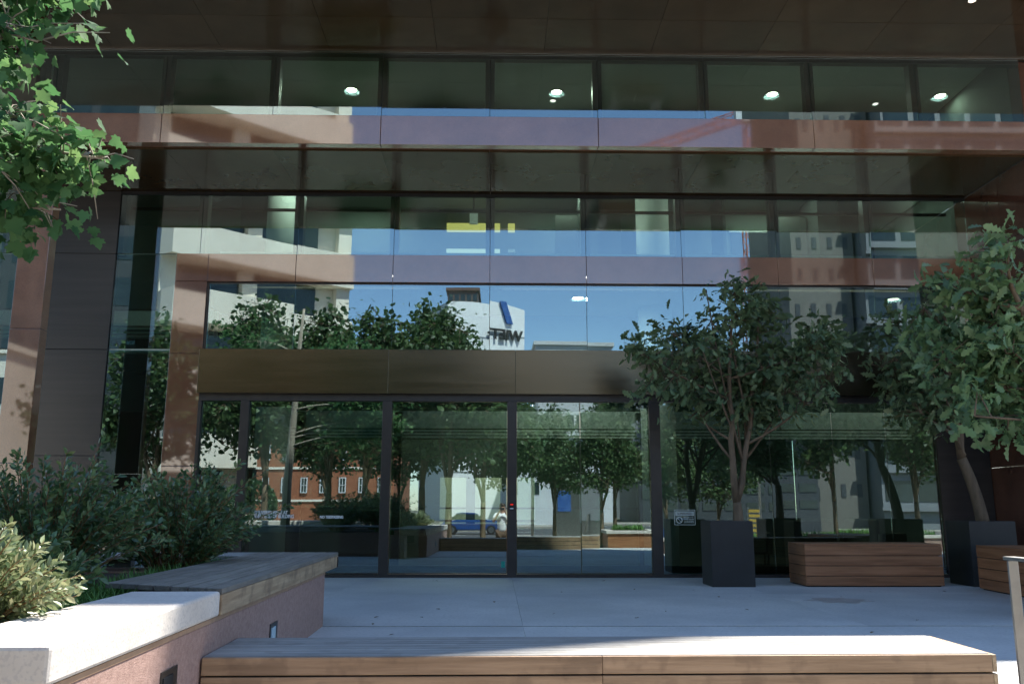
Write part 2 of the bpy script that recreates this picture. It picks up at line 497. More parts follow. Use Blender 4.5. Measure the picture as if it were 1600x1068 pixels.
# ------------------------------------------------------------------ the office building
B = thing("office_building", "dark glass office building framed by bands of polished red granite behind the plaza", "building", (0, Y2, 0))
def gran_joint(mbx, x0, x1, y0, y1, z0, z1, joints):
    e = [x0] + [j for j in joints if x0 < j < x1] + [x1]
    for a, b in zip(e[:-1], e[1:]):
        mbx.box(a + 0.003, b - 0.003, y0, y1, z0, z1)
GRID = [-0.11 + 1.51 * k for k in range(-12, 10)]
# outer portal: band and column
g = MB(); gran_joint(g, -6.40, 7.95, Y1 - 0.02, Y1 + 0.16, 5.92, 6.345, [x for x in GRID[1::2]])
part(B, "upper_band", g, M_GRAN, bevel=0.004)
g = MB()
for z0, z1 in ((0, 1.55), (1.556, 3.30), (3.306, 4.85), (4.856, 5.914)):
    g.box(-6.40, -6.00, Y1 - 0.02, Y1 + 0.16, z0, z1)
part(B, "outer_column", g, M_GRAN, bevel=0.004)
# inner portal
g = MB(); gran_joint(g, -4.985, 7.5, Y2 - 0.035, Y2 + 0.16, 4.44, 4.88, [-4.49] + [x for x in GRID if x > -4])
part(B, "lower_band", g, M_GRAN, bevel=0.003)
g = MB()
for z0, z1 in ((0, 1.6), (1.606, 3.3), (3.306, 4.434)):
    g.box(-4.985, -4.49, Y2 - 0.035, Y2 + 0.16, z0, z1)
part(B, "inner_column", g, M_GRAN, bevel=0.003)
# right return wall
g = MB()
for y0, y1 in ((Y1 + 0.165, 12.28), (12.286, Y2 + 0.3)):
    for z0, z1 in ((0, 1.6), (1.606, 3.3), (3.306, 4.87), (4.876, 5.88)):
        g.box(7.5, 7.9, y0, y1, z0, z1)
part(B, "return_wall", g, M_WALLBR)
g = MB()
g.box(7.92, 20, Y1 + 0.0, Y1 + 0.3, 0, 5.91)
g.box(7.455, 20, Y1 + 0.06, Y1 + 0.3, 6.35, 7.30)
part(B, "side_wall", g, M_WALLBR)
# soffits
g = MB()
e = [-14] + [x for x in GRID if -13 < x < 7.3] + [7.5]
for a, b in zip(e[:-1], e[1:]):
    g.box(a + 0.002, b - 0.002, Y1 + 0.165, Y2 + 0.02, 5.895, 5.94)
part(B, "lower_soffit", g, M_SOFF)
g = MB()
e = [x - 0.75 for x in GRID] + [15.0, 17.0, 20.0]
for a, b in zip(e[:-1], e[1:]):
    for y0, y1 in ((Y0, 10.47), (10.476, Y1 + 0.08)):
        g.box(a + 0.002, b - 0.002, y0, y1, 7.325, 7.37)
part(B, "upper_soffit", g, M_SOFF)
part(B, "soffit_edge_trim", MB().box(-14, 20, Y1 - 0.012, Y1 - 0.002, 7.305, 7.324), M_CHROME)
part(B, "upper_roof", MB().box(-14, 20, Y0, Y1 + 0.12, 7.372, 7.50), M_PANEL)
part(B, "roof_slab", MB().box(-14, 20, Y1 + 0.121, 60, 7.71, 8.0), M_PANEL)
# unseen block added to shade the plaza, its front turned to shape the edge
part(B, "unseen_shade_block", MB().prism([(-14, 16.9), (7.67, 16.9), (45, 34.4), (45, 60), (-14, 60)], 8.01, 28.0), M_PANEL)
# head frames
part(B, "window_head", MB().box(-6.4, 7.45, Y1 + 0.02, Y1 + 0.12, 7.235, 7.304), M_DARK)
part(B, "window_head", MB().box(-5.92, 7.5, Y2 - 0.03, Y2 - 0.010, 5.845, 5.893), M_BLACK)

random.seed(4)
def pane(x0, x1, z0, z1, y, mull=None, name="window_pane", m=M_GLASS, tilt=0.0022):
    """a glass pane, hung with the tiny tilt real panes have; mull = mullion behind its left edge"""
    cx, cz = (x0 + x1) / 2, (z0 + z1) / 2
    bx = B
    me = bpy.data.meshes.new(name)
    b = MB().box(x0 + 0.004 - cx, x1 - 0.004 - cx, -0.006, 0.006, z0 - cz, z1 - cz)
    me.from_pydata(b.v, [], b.f); me.materials.append(m)
    o = bpy.data.objects.new(name, me); COL.objects.link(o); o.parent = B
    o.location = (cx, y - Y2, cz)
    o.rotation_euler = (random.gauss(0, tilt), 0, random.gauss(0, tilt))
    if mull:
        me2 = bpy.data.meshes.new("mullion")
        w, d = mull
        b2 = MB().box(x0 - w / 2 - cx, x0 + w / 2 - cx, 0.02, 0.02 + d, z0 - cz - 0.01, z1 - cz)
        me2.from_pydata(b2.v, [], b2.f); me2.materials.append(M_DARK)
        o2 = bpy.data.objects.new("mullion", me2); COL.objects.link(o2); o2.parent = o
    return o

g1 = [x for x in GRID if -6.2 < x < 7.6]
xs1 = [-6.39] + g1
for a, b in zip(xs1[:-1], xs1[1:]):
    pane(a, b, 6.348, 7.30, Y1 + 0.02, (0.13, 0.14))
g2 = [-5.92] + [x for x in GRID if -5.0 < x < 7.2] + [7.5]
for a, b in zip(g2[:-1], g2[1:]):
    pane(a, b, 4.885, 5.893, Y2, (0.14, 0.16))
g3 = [-4.45] + [x for x in GRID if -4.0 < x < 7.2] + [7.5]
for a, b in zip(g3[:-1], g3[1:]):
    pane(a, b, 3.37, 4.405, Y2)
part(B, "transom_reveal", MB().box(-4.49, 7.5, Y2 + 0.01, Y2 + 0.14, 4.408, 4.437), M_DARK)
part(B, "transom_jamb", MB().box(-4.487, -4.455, Y2 - 0.012, Y2 + 0.12, 3.37, 4.405), M_DARK)
# left of the inner portal: glass, grey panel, glass
for a, b in ((-5.92, -4.99), (-9.9, -8.45), (-8.44, -6.94)):
    pane(a, b, 3.375, 4.87, Y2); pane(a, b, 0.06, 3.355, Y2)
for a, b in ((-9.9, -8.45), (-8.44, -6.94)):
    pane(a, b, 4.885, 5.893, Y2)
    pane(a, b, 5.9, 7.3, Y2)
part(B, "floor_line", MB().box(-5.92, -4.99, Y2 + 0.02, Y2 + 0.2, 3.33, 3.385), M_WHITE)
g = MB()
for z0, z1 in ((0, 1.75), (1.756, 3.355), (3.363, 4.87), (4.878, 5.89)):
    g.box(-6.93, -5.93, Y2 - 0.03, Y2 + 0.1, z0, z1)
part(B, "grey_panel", g, M_PANEL, bevel=0.002)
# canopy
g = MB()
for a, b in zip([-4.50, -1.64, 0.29, 2.9, 5.2], [-1.64, 0.29, 2.9, 5.2, 7.49]):
    g.box(a + 0.002, b - 0.002, Y2 - 0.14, Y2 + 0.16, 2.685, 3.362)
part(B, "bronze_canopy", g, M_BRONZE, bevel=0.004)
part(B, "door_header", MB().box(-4.48, 7.49, Y2 - 0.06, Y2 + 0.10, 2.585, 2.683), M_DARK)
# door posts
for a, b in ((-4.488, -4.44), (-3.85, -3.72), (-1.715, -1.575), (0.17, 0.31), (2.32, 2.48)):
    part(B, "door_post", MB().box(a, b, Y2 - 0.06, Y2 + 0.12, 0.0, 2.582), M_DARK, bevel=0.003)
part(B, "threshold", MB().box(-4.43, 7.49, Y2 - 0.055, Y2 + 0.1, -0.02, 0.045), M_DARK)
def door(x0, x1, split=None, handle=None):
    e = [x0] + ([split] if split else []) + [x1]
    for a, b in zip(e[:-1], e[1:]):
        d = pane(a + 0.004, b - 0.004, 0.06, 2.575, Y2, name="door_leaf")
        cx, cz = (a + b) / 2, (0.06 + 2.575) / 2
        def sub(nm, bb, mm):
            me = bpy.data.meshes.new(nm)
            me.from_pydata([(x - cx, y - Y2, z - cz) for x, y, z in bb.v], [], bb.f); me.materials.append(mm)
            o = bpy.data.objects.new(nm, me); COL.objects.link(o); o.parent = d
        sub("bottom_rail", MB().box(a + 0.01, b - 0.01, Y2 + 0.008, Y2 + 0.05, 0.055, 0.17), M_DARK)
        sub("top_rail", MB().box(a + 0.01, b - 0.01, Y2 + 0.008, Y2 + 0.05, 2.50, 2.574), M_DARK)
        if handle is not None:
            hx = b - 0.09 if handle == 'r' else a + 0.09
            sub("pull_handle", MB().tube([(hx, Y2 + 0.07, 0.85), (hx, Y2 + 0.07, 1.25)], 0.012, 8), M_STEEL)
door(-4.44, -3.85)
door(-3.72, -1.715, None, None)
door(-1.575, 0.17, None, 'r')
door(0.31, 2.32, 1.27, None)
for a, b in zip([2.48, 4.15, 5.11, 5.93], [4.15, 5.11, 5.93, 6.69]):
    pane(a, b, 0.05, 2.575, Y2, name="shopfront_pane")
part(B, "shopfront_rail", MB().box(2.49, 6.69, Y2 + 0.03, Y2 + 0.1, 0.05, 0.16), M_DARK)
part(B, "end_panel", MB().box(6.70, 7.49, Y2 - 0.03, Y2 + 0.1, 0.05, 2.58), M_PANEL)
# interior
part(B, "lobby_floor", MB().box(-10, 7.49, Y2 + 0.11, 23, -0.3, 0.0), M_INTFLOOR)
g = MB(); g.box(-10, 7.49, 22.0, 22.2, 0.0, 4.43); g.box(-10.2, -10.0, Y2 + 0.2, 22.0, 0, 4.43)
g.box(7.50, 7.7, Y2 + 0.31, 22.0, 0, 4.43)
part(B, "lobby_wall", g, M_INT)
part(B, "first_slab", MB().box(-4.98, 7.49, Y2 + 0.36, 23, 4.43, 4.87), M_INTCEIL)
part(B, "added_light_screen", MB().box(-4.98, 7.49, Y2 + 0.345, Y2 + 0.358, 4.425, 4.699), M_DARK)  # added dark screen hiding the slab face that the fill lamps light up
part(B, "slab_edge", MB().box(-4.98, 7.49, Y2 + 0.17, Y2 + 0.355, 4.70, 4.868), M_INTCEIL)
part(B, "second_slab", MB().box(-10, 7.49, Y2 + 0.18, 23, 7.05, 7.20), mat("office_ceiling", (0.13, 0.15, 0.135), (0.16, 0.18, 0.165), rough=0.85, scale=1))
part(B, "second_slab_edge", MB().box(-6.38, 7.45, Y1 + 0.18, Y2 + 0.14, 5.945, 6.33), M_INTCEIL)
part(B, "upstand_wall", MB().box(-9.9, 7.45, Y2 + 0.145, Y2 + 0.175, 5.91, 7.20), M_DARK)
part(B, "upper_ceiling", MB().box(-10, 7.45, Y1 + 0.13, 23, 7.60, 7.7), M_INTCEIL)
part(B, "ceiling_downstand", MB().box(-10, 7.45, Y1 + 0.125, Y1 + 0.17, 7.30, 7.598), M_DARK)
g = MB(); g.box(-10, 7.49, 17.1, 17.25, 4.88, 7.04); g.box(-10, 7.45, 19.5, 19.65, 6.34, 7.59)
g.box(7.50, 7.62, Y2 + 0.31, 17.09, 4.5, 7.04); g.box(7.455, 7.6, Y1 + 0.31, 22, 6.34, 7.6)
part(B, "office_wall", g, mat("office_wall_paint", (0.10, 0.125, 0.11), (0.14, 0.165, 0.15), rough=0.8, scale=0.6))
part(B, "window_sill", MB().box(-4.4, 7.4, Y2 + 0.22, Y2 + 0.5, 4.872, 4.99), M_WHITE)
part(B, "ceiling_beam", MB().box(-5.9, 7.4, Y2 + 0.38, Y2 + 0.42, 5.73, 5.775), M_DARK)
for x in (-3.77, 2.76):
    part(B, "interior_column", MB().tube([(x, 14.8, 0.0), (x, 14.8, 4.42)], 0.29, 32), M_WHITE, smooth=True)
    part(B, "interior_column", MB().tube([(x, 14.8, 4.875), (x, 14.8, 7.04)], 0.29, 32), M_WHITE, smooth=True)
# white bulkhead over the inner doors with dark shadow slots
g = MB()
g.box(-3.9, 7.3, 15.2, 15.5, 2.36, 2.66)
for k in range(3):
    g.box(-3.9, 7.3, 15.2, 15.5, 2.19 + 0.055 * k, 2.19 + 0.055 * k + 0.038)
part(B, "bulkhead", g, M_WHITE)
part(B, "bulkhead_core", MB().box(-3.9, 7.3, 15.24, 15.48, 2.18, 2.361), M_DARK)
part(B, "inner_bulkhead", MB().box(-9.8, 7.3, 15.45, 15.6, 2.665, 4.42), M_INT)
g = MB(); g.box(-9.4, -5.0, 15.2, 15.4, 3.95, 4.42)
part(B, "side_bulkhead", g, M_WHITE)
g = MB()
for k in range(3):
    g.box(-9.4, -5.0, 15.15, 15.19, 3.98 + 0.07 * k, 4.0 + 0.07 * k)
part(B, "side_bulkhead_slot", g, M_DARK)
# inner vestibule frames
for x in (-3.98, -3.42, -1.75, 2.42):
    part(B, "vestibule_post", MB().box(x, x + 0.13, 15.0, 15.14, 0.0, 2.62), M_DARK)
part(B, "vestibule_rail", MB().box(-3.85, 2.42, 15.04, 15.10, 0.98, 1.01), M_DARK)
for a, b in ((-3.29, -1.75), (0.2, 2.42)):
    part(B, "vestibule_glass", MB().box(a, b, 15.065, 15.077, 0.02, 2.18), M_GLASSIN)
part(B, "vestibule_panel", MB().box(-2.75, -2.05, 15.8, 16.0, 0, 0.95), M_BLACK)

# ceiling downlights
def downlight(x, y, z, r, m, label, i, energy=None, grp="round downlights in the building ceilings"):
    t = thing("downlight", label, "ceiling light", (x, y, z), group=grp)
    ring = MB(); seg = 24
    pr = [(r, 0.0), (r * 1.22, 0.0), (r * 1.22, -0.012), (r, -0.012)]
    b = 0
    for k in range(seg):
        a = 2 * math.pi * k / seg
        for (rr, zz) in pr:
            ring.v.append((x + rr * math.cos(a), y + rr * math.sin(a), z + zz))
    for k in range(seg):
        for q in range(4):
            k2 = (k + 1) % seg; q2 = (q + 1) % 4
            ring.f.append((k * 4 + q, k2 * 4 + q, k2 * 4 + q2, k * 4 + q2))
    part(t, "trim_ring", ring, M_CHROME)
    part(t, "lamp", MB().tube([(x, y, z - 0.001), (x, y, z - 0.006)], r * 0.93, 20), m)
    if energy:
        ld = bpy.data.lights.new("downlight_glow", 'AREA'); ld.shape = 'DISK'; ld.size = 0.25; ld.energy = energy; ld.color = (1, 0.9, 0.78)
        lo = bpy.data.objects.new("downlight_glow", ld); COL.objects.link(lo)
        lo.location = (0, 0, -0.03); lo.parent = t
for i, (x, lab) in enumerate(((-2.35, "leftmost bright downlight seen through the top window row"),
                              (0.95, "bright downlight in the window above the middle doors"),
                              (4.45, "bright downlight right of centre in the top window row"),
                              (7.2, "rightmost bright downlight in the last window of the top row"))):
    downlight(x, 13.05, 7.599, 0.088, M_LAMP, lab, i, 2.5 if x > 7 else 6)
downlight(-0.7, 15.6, 7.599, 0.06, M_CHROME, "unlit round ceiling fitting beside the leftmost bright downlight", 5)
downlight(5.9, 13.9, 7.599, 0.06, M_CHROME, "unlit round ceiling fitting between the two right bright downlights", 6)
downlight(1.35, 14.05, 4.428, 0.10, M_LAMP, "brightest single downlight inside the glass strip above the bronze canopy", 7, 16)
downlight(1.42, 16.2, 4.428, 0.08, M_LAMPDIM, "small dim downlight deeper behind the lit one above the canopy", 8, 8)
downlight(6.6, 14.0, 4.428, 0.10, M_LAMPDIM, "warm downlight above the right planter tree", 9, 10)
downlight(7.3, 14.6, 7.049, 0.08, M_LAMP, "tiny downlight in the right end window of the middle row", 10, 6)
downlight(0.87, 9.95, 7.322, 0.045, M_LAMPDIM, "tiny spotlight in the soffit at the very top of the photo", 11)
downlight(6.0, 9.92, 7.322, 0.045, M_LAMPDIM, "small spotlight in the top soffit near the right edge", 12)
# unseen fill lamps added to brighten the rooms behind the glass
def hidden_fill(x, y, z, sx, sy, e, col=(1, 0.95, 0.85)):
    ld = bpy.data.lights.new("hidden_fill_lamp", 'AREA'); ld.shape = 'RECTANGLE'; ld.size = sx; ld.size_y = sy; ld.energy = e; ld.color = col
    lo = bpy.data.objects.new("hidden_fill_lamp", ld); COL.objects.link(lo); lo.location = (x, y, z)
for x in (-2.6, 1.5, 5.4):
    hidden_fill(x, 17.2, 4.40, 1.2, 0.4, 16)
    hidden_fill(x, 13.46, 4.62, 2.8, 0.08, 14)
    hidden_fill(x - .5, 14.0, 7.03, 0.9, 0.10, 22)
    hidden_fill(x, 16.3, 7.03, 0.9, 0.10, 12)
    hidden_fill(x, 16.8, 7.58, 1.2, 0.2, 14)
hidden_fill(-0.5, 19.5, 4.2, 2.0, 1.2, 60, (1, 0.93, 0.75))
for a, b in ((-1.02, 0.06), (0.22, 0.36)):
    part(B, "yellow_cove", MB().box(a, b, 16.9, 17.0, 6.50, 6.66), M_YELLOW)
    part(B, "pale_cove", MB().box(a, b, 16.9, 17.0, 6.06, 6.12), emit("pale_cove_glow", (1.0, 0.95, 0.75), 0.4) if a < 0 else M_WHITE)
for x, w in ((-4.9, .5), (1.6, .35), (4.35, .06), (6.2, .4)):
    part(B, "office_partition", MB().box(x, x + w, 16.0, 16.9, 4.88, 7.04), M_INT)
for x in (1.15, 1.9, 5.6):
    part(B, "office_blind", MB().box(x, x + .55, 16.5, 16.54, 5.2, 6.7), M_GREY)

# things inside
t = thing("reception_desk", "long dark wooden reception desk inside the lobby behind the middle door", "desk", (-0.4, 19.0, 0))
part(t, "front_panel", MB().box(-1.6, 1.0, 18.6, 18.66, 0.0, 0.62), M_DESK, bevel=0.004)
part(t, "worktop", MB().box(-1.65, 1.05, 18.55, 19.3, 0.62, 0.67), M_DESK, bevel=0.004)
part(t, "end_panel", MB().box(-1.6, -1.54, 18.67, 19.25, 0.0, 0.62), M_DESK)
part(t, "end_panel", MB().box(0.94, 1.0, 18.67, 19.25, 0.0, 0.62), M_DESK)
for i, (a, b, lab) in enumerate(((-1.35, -0.72, "left of the three cream wall panels behind the reception desk"), (-0.5, 0.14, "middle cream wall panel behind the reception desk"), (0.25, 0.95, "right cream wall panel behind the reception desk"))):
    t = thing("wall_panel", lab, "panel", (a, 21.5, 0), group="cream wall panels in the lobby")
    part(t, "board", MB().box(a, b, 21.4, 21.46, 0.72, 1.72), M_CREAMIN, bevel=0.004)
    part(t, "lower_board", MB().box(a, b, 21.4, 21.46, 0.05, 0.66), M_CREAMIN, bevel=0.004)
def lounge_chair(x, y, rz, label):
    t = thing("lounge_chair", label, "chair", (x, y, 0), rz, "dark lounge chairs in the lobby", pivot=(x, y))
    part(t, "seat", MB().box(x - .34, x + .34, y - .32, y + .26, .2, .42), M_GREY, bevel=0.04)
    part(t, "backrest", MB().box(x - .34, x + .34, y + .265, y + .38, .2, .82), M_GREY, bevel=0.04)
    part(t, "armrest", MB().box(x - .44, x - .345, y - .32, y + .38, .2, .58), M_GREY, bevel=0.03)
    part(t, "armrest", MB().box(x + .345, x + .44, y - .32, y + .38, .2, .58), M_GREY, bevel=0.03)
    for sx in (-.36, .36):
        for sy in (-.26, .3):
            part(t, "leg", MB().tube([(x + sx, y + sy, 0), (x + sx, y + sy, .2)], .018, 8), M_DARK)
lounge_chair(4.55, 15.0 + 1.2, R(170), "lounge chair inside the glass left of the wooden bench front")
lounge_chair(6.0, 16.4, R(150), "lounge chair inside the glass above the right end of the bench")
lounge_chair(7.0 - .2, 15.0 + .9, R(120), "lounge chair inside the glass beside the right planter")
t = thing("storage_cabinet", "low black cabinet inside the lobby behind the bench", "cabinet", (5.2, 14.6, 0))
part(t, "carcass", MB().box(4.85, 5.5, 14.4, 14.9, 0.02, 0.80), M_BLACK, bevel=0.01)
part(t, "door", MB().box(4.87, 5.17, 14.375, 14.397, 0.06, 0.76), M_BLACK, bevel=0.004)
part(t, "door", MB().box(5.18, 5.48, 14.375, 14.397, 0.06, 0.76), M_BLACK, bevel=0.004)
for i, (x, w, lab) in enumerate(((2.45, 1.0, "dark pin board on the office wall left of the round column"), (6.1 - .9, 0.8, "dark framed board on the office wall right of the round column"))):
    t = thing("notice_board", lab, "board", (x, 17.0, 5.9), group="dark boards on the office wall")
    part(t, "board", MB().box(x - w / 2, x + w / 2, 17.05, 17.09, 5.9, 6.55), M_BLACK)
    g = MB()
    g.box(x - w / 2 - .04, x + w / 2 + .04, 17.04, 17.09, 6.555, 6.59); g.box(x - w / 2 - .04, x + w / 2 + .04, 17.04, 17.09, 5.86, 5.895)
    part(t, "frame", g, M_WHITE)
t = thing("exit_light_box", "small pale box light hanging in the middle window row", "light", (-0.42, 15.5, 6.17))
part(t, "housing", MB().box(-0.51, -0.36, 15.4, 15.46, 6.15, 6.36), M_WHITE)
part(t, "stem", MB().box(-0.45, -0.42, 15.42, 15.44, 6.365, 7.049), M_DARK)

# ------------------------------------------------------------------ lettering and stickers on the doors
o = text("door_lettering", "DELIVERIES MADE AT\nWEST END OF BUILDING", 0.072, (-3.565, Y2 - 0.012, 0.905), M_VINYL, space=0.78, sx=0.72, bold=0.0012)
tag(o, "two lines of pale capitals about deliveries on the left door glass", "lettering")
o = text("door_lettering", "NO TRESPASSING", 0.056, (-2.60, Y2 - 0.012, 0.845), M_VINYL, sx=0.78, bold=0.0015)
tag(o, "single line NO TRESPASSING in small white capitals on dark glass", "lettering")
t = thing("security_sticker", "small blue shield shaped security sticker on the left glass behind the shrubs", "sticker", (-4.33, Y2 - 0.02, 1.1))
sh = [(-.1, -.06), (-.03, -.06), (0, -.12), (.03, -.06), (.1, -.06), (.1, .07), (.05, .1), (-.05, .1), (-.1, .07)]
g = MB(); g.extr([(-4.33 + a * 1.12, 1.16 + b * 1.12) for a, b in sh], Y2 - 0.020, Y2 - 0.016); part(t, "border", g, M_VINYL)
g = MB(); g.extr([(-4.33 + a * .95, 1.16 + b * .95) for a, b in sh], Y2 - 0.024, Y2 - 0.0205); part(t, "face", g, M_BLUEV)
t = thing("notice_sticker", "framed pale grey notice with a prohibition circle on the glass beside the door", "sticker", (2.82, Y2 - 0.02, 0.9))
nx, nz, nw, nh = 2.66, 0.755, 0.315, 0.225
yy = Y2 - 0.013
g = MB()
for (a, b, c, d) in ((0, nw, 0, .008), (0, nw, nh - .008, nh), (0, .008, .0085, nh - .0085), (nw - .008, nw, .0085, nh - .0085)):
    g.box(nx + a, nx + b, yy, yy + .003, nz + c, nz + d)
part(t, "border", g, M_VINYLD)
part(t, "title_bar", MB().box(nx + .018, nx + nw - .018, yy, yy + .003, nz + .135, nz + .20), M_VINYLD)
g = MB()
for k in range(24):
    a0, a1 = 2 * math.pi * k / 24, 2 * math.pi * (k + 1) / 24
    cx, cz = nx + .075, nz + .072
    q = [(cx + r_ * math.cos(a), cz + r_ * math.sin(a)) for r_, a in ((.036, a0), (.048, a0), (.048, a1), (.036, a1))]
    g.extr(q, yy, yy + .003)
g.extr([(nx + .047, nz + .094), (nx + .053, nz + .10), (nx + .103, nz + .05), (nx + .097, nz + .044)], yy - .001, yy + .002)
part(t, "prohibition_symbol", g, M_VINYLD)
g = MB()
random.seed(9)
for k in range(4):
    zz = nz + .104 - .024 * k
    x = nx + .142
    while x < nx + nw - .03:
        w = random.uniform(.008, .026)
        g.box(x, min(x + w, nx + nw - .02), yy, yy + .003, zz, zz + .010); x += w + .005
part(t, "text_lines", g, M_VINYLD)
o = text("notice_title", "SUPERVISED", 0.05, (nx + nw / 2 - BASE[t.name][0], yy - .002 - BASE[t.name][1], nz + .149 - BASE[t.name][2]), M_DARK, parent=t, align='CENTER', sx=0.85, extrude=0.001)
t = thing("card_reader", "small card reader with a red light on the dark door post", "card reader", (0.24, Y2 - 0.07, 1.0))
part(t, "housing", MB().box(0.20, 0.275, Y2 - 0.085, Y2 - 0.061, 0.97, 1.075), M_BLACK, bevel=0.003)
part(t, "indicator", MB().box(0.215, 0.26, Y2 - 0.089, Y2 - 0.086, 1.04, 1.06), M_REDP)
part(t, "label_strip", MB().box(0.21, 0.262, Y2 - 0.089, Y2 - 0.086, 0.985, 0.998), M_VINYL)
single("door_decal", MB().box(0.085, 0.14, Y2 - 0.012, Y2 - 0.008, 0.14, 0.23), M_TEALV, "tiny teal decal at the bottom right corner of the middle door", "sticker", (0.11, Y2, 0.14))

# ------------------------------------------------------------------ planting wall and benches (left, foreground)
W = dict(rz=WR)
t = thing("planter_wall", "low pink stucco planter wall with thick pale stone coping at lower left", "wall", (-1.5, 5.0, -0.6), **W)
g = MB(); g.prism([(-1.34, 2.89), (-1.34, 7.87), (-1.72, 7.87), (-1.72, 3.33), (-6.5, 3.33), (-6.5, 2.89)], -0.6, 0.43)
part(t, "wall_face", g, M_PINK, bevel=0.004)
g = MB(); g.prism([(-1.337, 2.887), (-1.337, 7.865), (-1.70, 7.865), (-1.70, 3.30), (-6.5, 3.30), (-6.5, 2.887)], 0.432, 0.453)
part(t, "cap_shadow_strip", g, M_CAPSHADOW)  # brown strip painted where the shadow line of the coping falls
g = MB()
g.prism([(-1.325, 2.875), (-1.325, 4.685), (-1.78, 4.685), (-1.78, 3.42), (-1.76, 3.38), (-6.5, 3.38), (-6.5, 2.875)], 0.455, 0.578)
part(t, "coping", g, M_CAP, bevel=0.014)
part(t, "rear_wall", MB().box(-6.5, -1.74, 7.90, 8.40, -0.6, 0.455), M_PINK)
struct("planting_soil", MB().prism([(-1.75, 3.4), (-1.75, 7.95), (-6.4, 7.9), (-6.4, 3.4)], 0.3, 0.44), M_SOIL)

t = thing("wall_bench", "L shaped slatted timber bench fixed on top of the low planter wall", "bench", (-1.6, 6.5, 0.455), **W)
n = 7
g = MB()
for i in range(n):
    x1 = -1.322 - i * 0.108; x0 = x1 - 0.095
    ys = 4.685 + 0.49 * ((-1.30 - (x0 + x1) / 2))
    yend = 8.45
    g.prism([(x0, ys + .02), (x1, ys - .02), (x1, yend), (x0, yend if i < 7 else 7.8)], 0.562, 0.590)
part(t, "seat_slats", g, M_WGY, bevel=0.003)
g = MB()
for i in range(6):
    y0 = 7.80 + i * 0.108
    g.box(-5.2, -2.064, y0, y0 + 0.095, 0.562, 0.590)
part(t, "return_slats", g, M_WGX, bevel=0.003)
g = MB(); g.box(-1.350, -1.321, 4.70, 8.45, 0.456, 0.560)
part(t, "side_board", g, M_WBY, bevel=0.004)
g = MB(); g.box(-1.44, -1.352, 4.70, 4.80, 0.457, 0.560); g.box(-1.95, -1.352, 8.40, 8.449, 0.457, 0.560)
part(t, "end_block", g, M_WBX, bevel=0.004)
g = MB(); g.box(-1.93, -1.9, 5.2, 7.7, 0.456, 0.56)
g.box(-1.34, -1.31, 8.39, 8.392, 0.46, 0.55)
part(t, "under_frame", g, M_DARK)

t = thing("long_bench", "long low timber bench lying across the foreground, half in sun", "bench", (0.6, 4.8, -0.3), **W)
g = MB()
for i in range(8):
    y0 = 4.476 + i * 0.0785
    g.box(-1.33, 2.545, y0, y0 + 0.0715, 0.262, 0.292)
part(t, "seat_slats", g, M_WGX, bevel=0.003)
g = MB()
for z0, z1 in ((0.207, 0.289), (0.112, 0.199), (0.017, 0.104), (-0.078, 0.009), (-0.173, -0.086)):
    for a, b in ((-1.33, 0.6045), (0.6062, 2.548)):
        g.box(a, b, 4.452, 4.474, z0, z1)
part(t, "front_boards", g, M_WBX, bevel=0.003)
g = MB()
for z0, z1 in ((0.207, 0.289), (0.112, 0.199), (0.017, 0.104), (-0.078, 0.009), (-0.173, -0.086)):
    g.box(2.55, 2.572, 4.453, 5.10, z0, z1)
part(t, "end_boards", g, M_WBY, bevel=0.003)
g = MB()
for k in range(6):
    g.box(-1.30, 2.548, 5.105, 5.125, -0.29 + 0.097 * k, -0.203 + 0.097 * k)
part(t, "back_boards", g, M_WBX, bevel=0.003)
part(t, "core_frame", MB().box(-1.32, 2.53, 4.49, 5.09, -0.3, 0.255), M_DARK)

for i, (y, z, lab) in enumerate(((5.98, 0.19, "small recessed wall light in the stucco wall just above the long bench"), (4.02, 0.24, "dark recessed wall light low in the sunlit stucco wall"))):
    t = thing("wall_light", lab, "light", (-1.365, y, z), group="recessed lights in the stucco wall", **W)
    part(t, "housing", MB().box(-1.345, -1.333, y - 0.10, y + 0.10, z - 0.035, z + 0.075), M_DARK, bevel=0.002)
    part(t, "lens", MB().box(-1.337, -1.328, y - 0.085, y + 0.03, z - 0.025, z + 0.05), M_LENS if i == 0 else M_BLACK)

t = thing("handrail", "grey flat steel handrail at the right edge beside the long bench", "handrail", (2.42, 4.0, -0.3), **W)
part(t, "post", MB().box(2.40, 2.445, 3.985, 4.0, -0.3, 0.768), M_STEEL, bevel=0.002)
part(t, "post", MB().box(2.40, 2.445, 2.62, 2.635, -0.6, 0.305), M_STEEL, bevel=0.002)
g = MB(); g.extr([(4.02, 0.770), (3.75, 0.770), (2.3, 0.21), (2.3, 0.226), (3.74, 0.786), (4.02, 0.786)], 2.397, 2.448, axis='x')
part(t, "top_rail", g, M_STEEL)

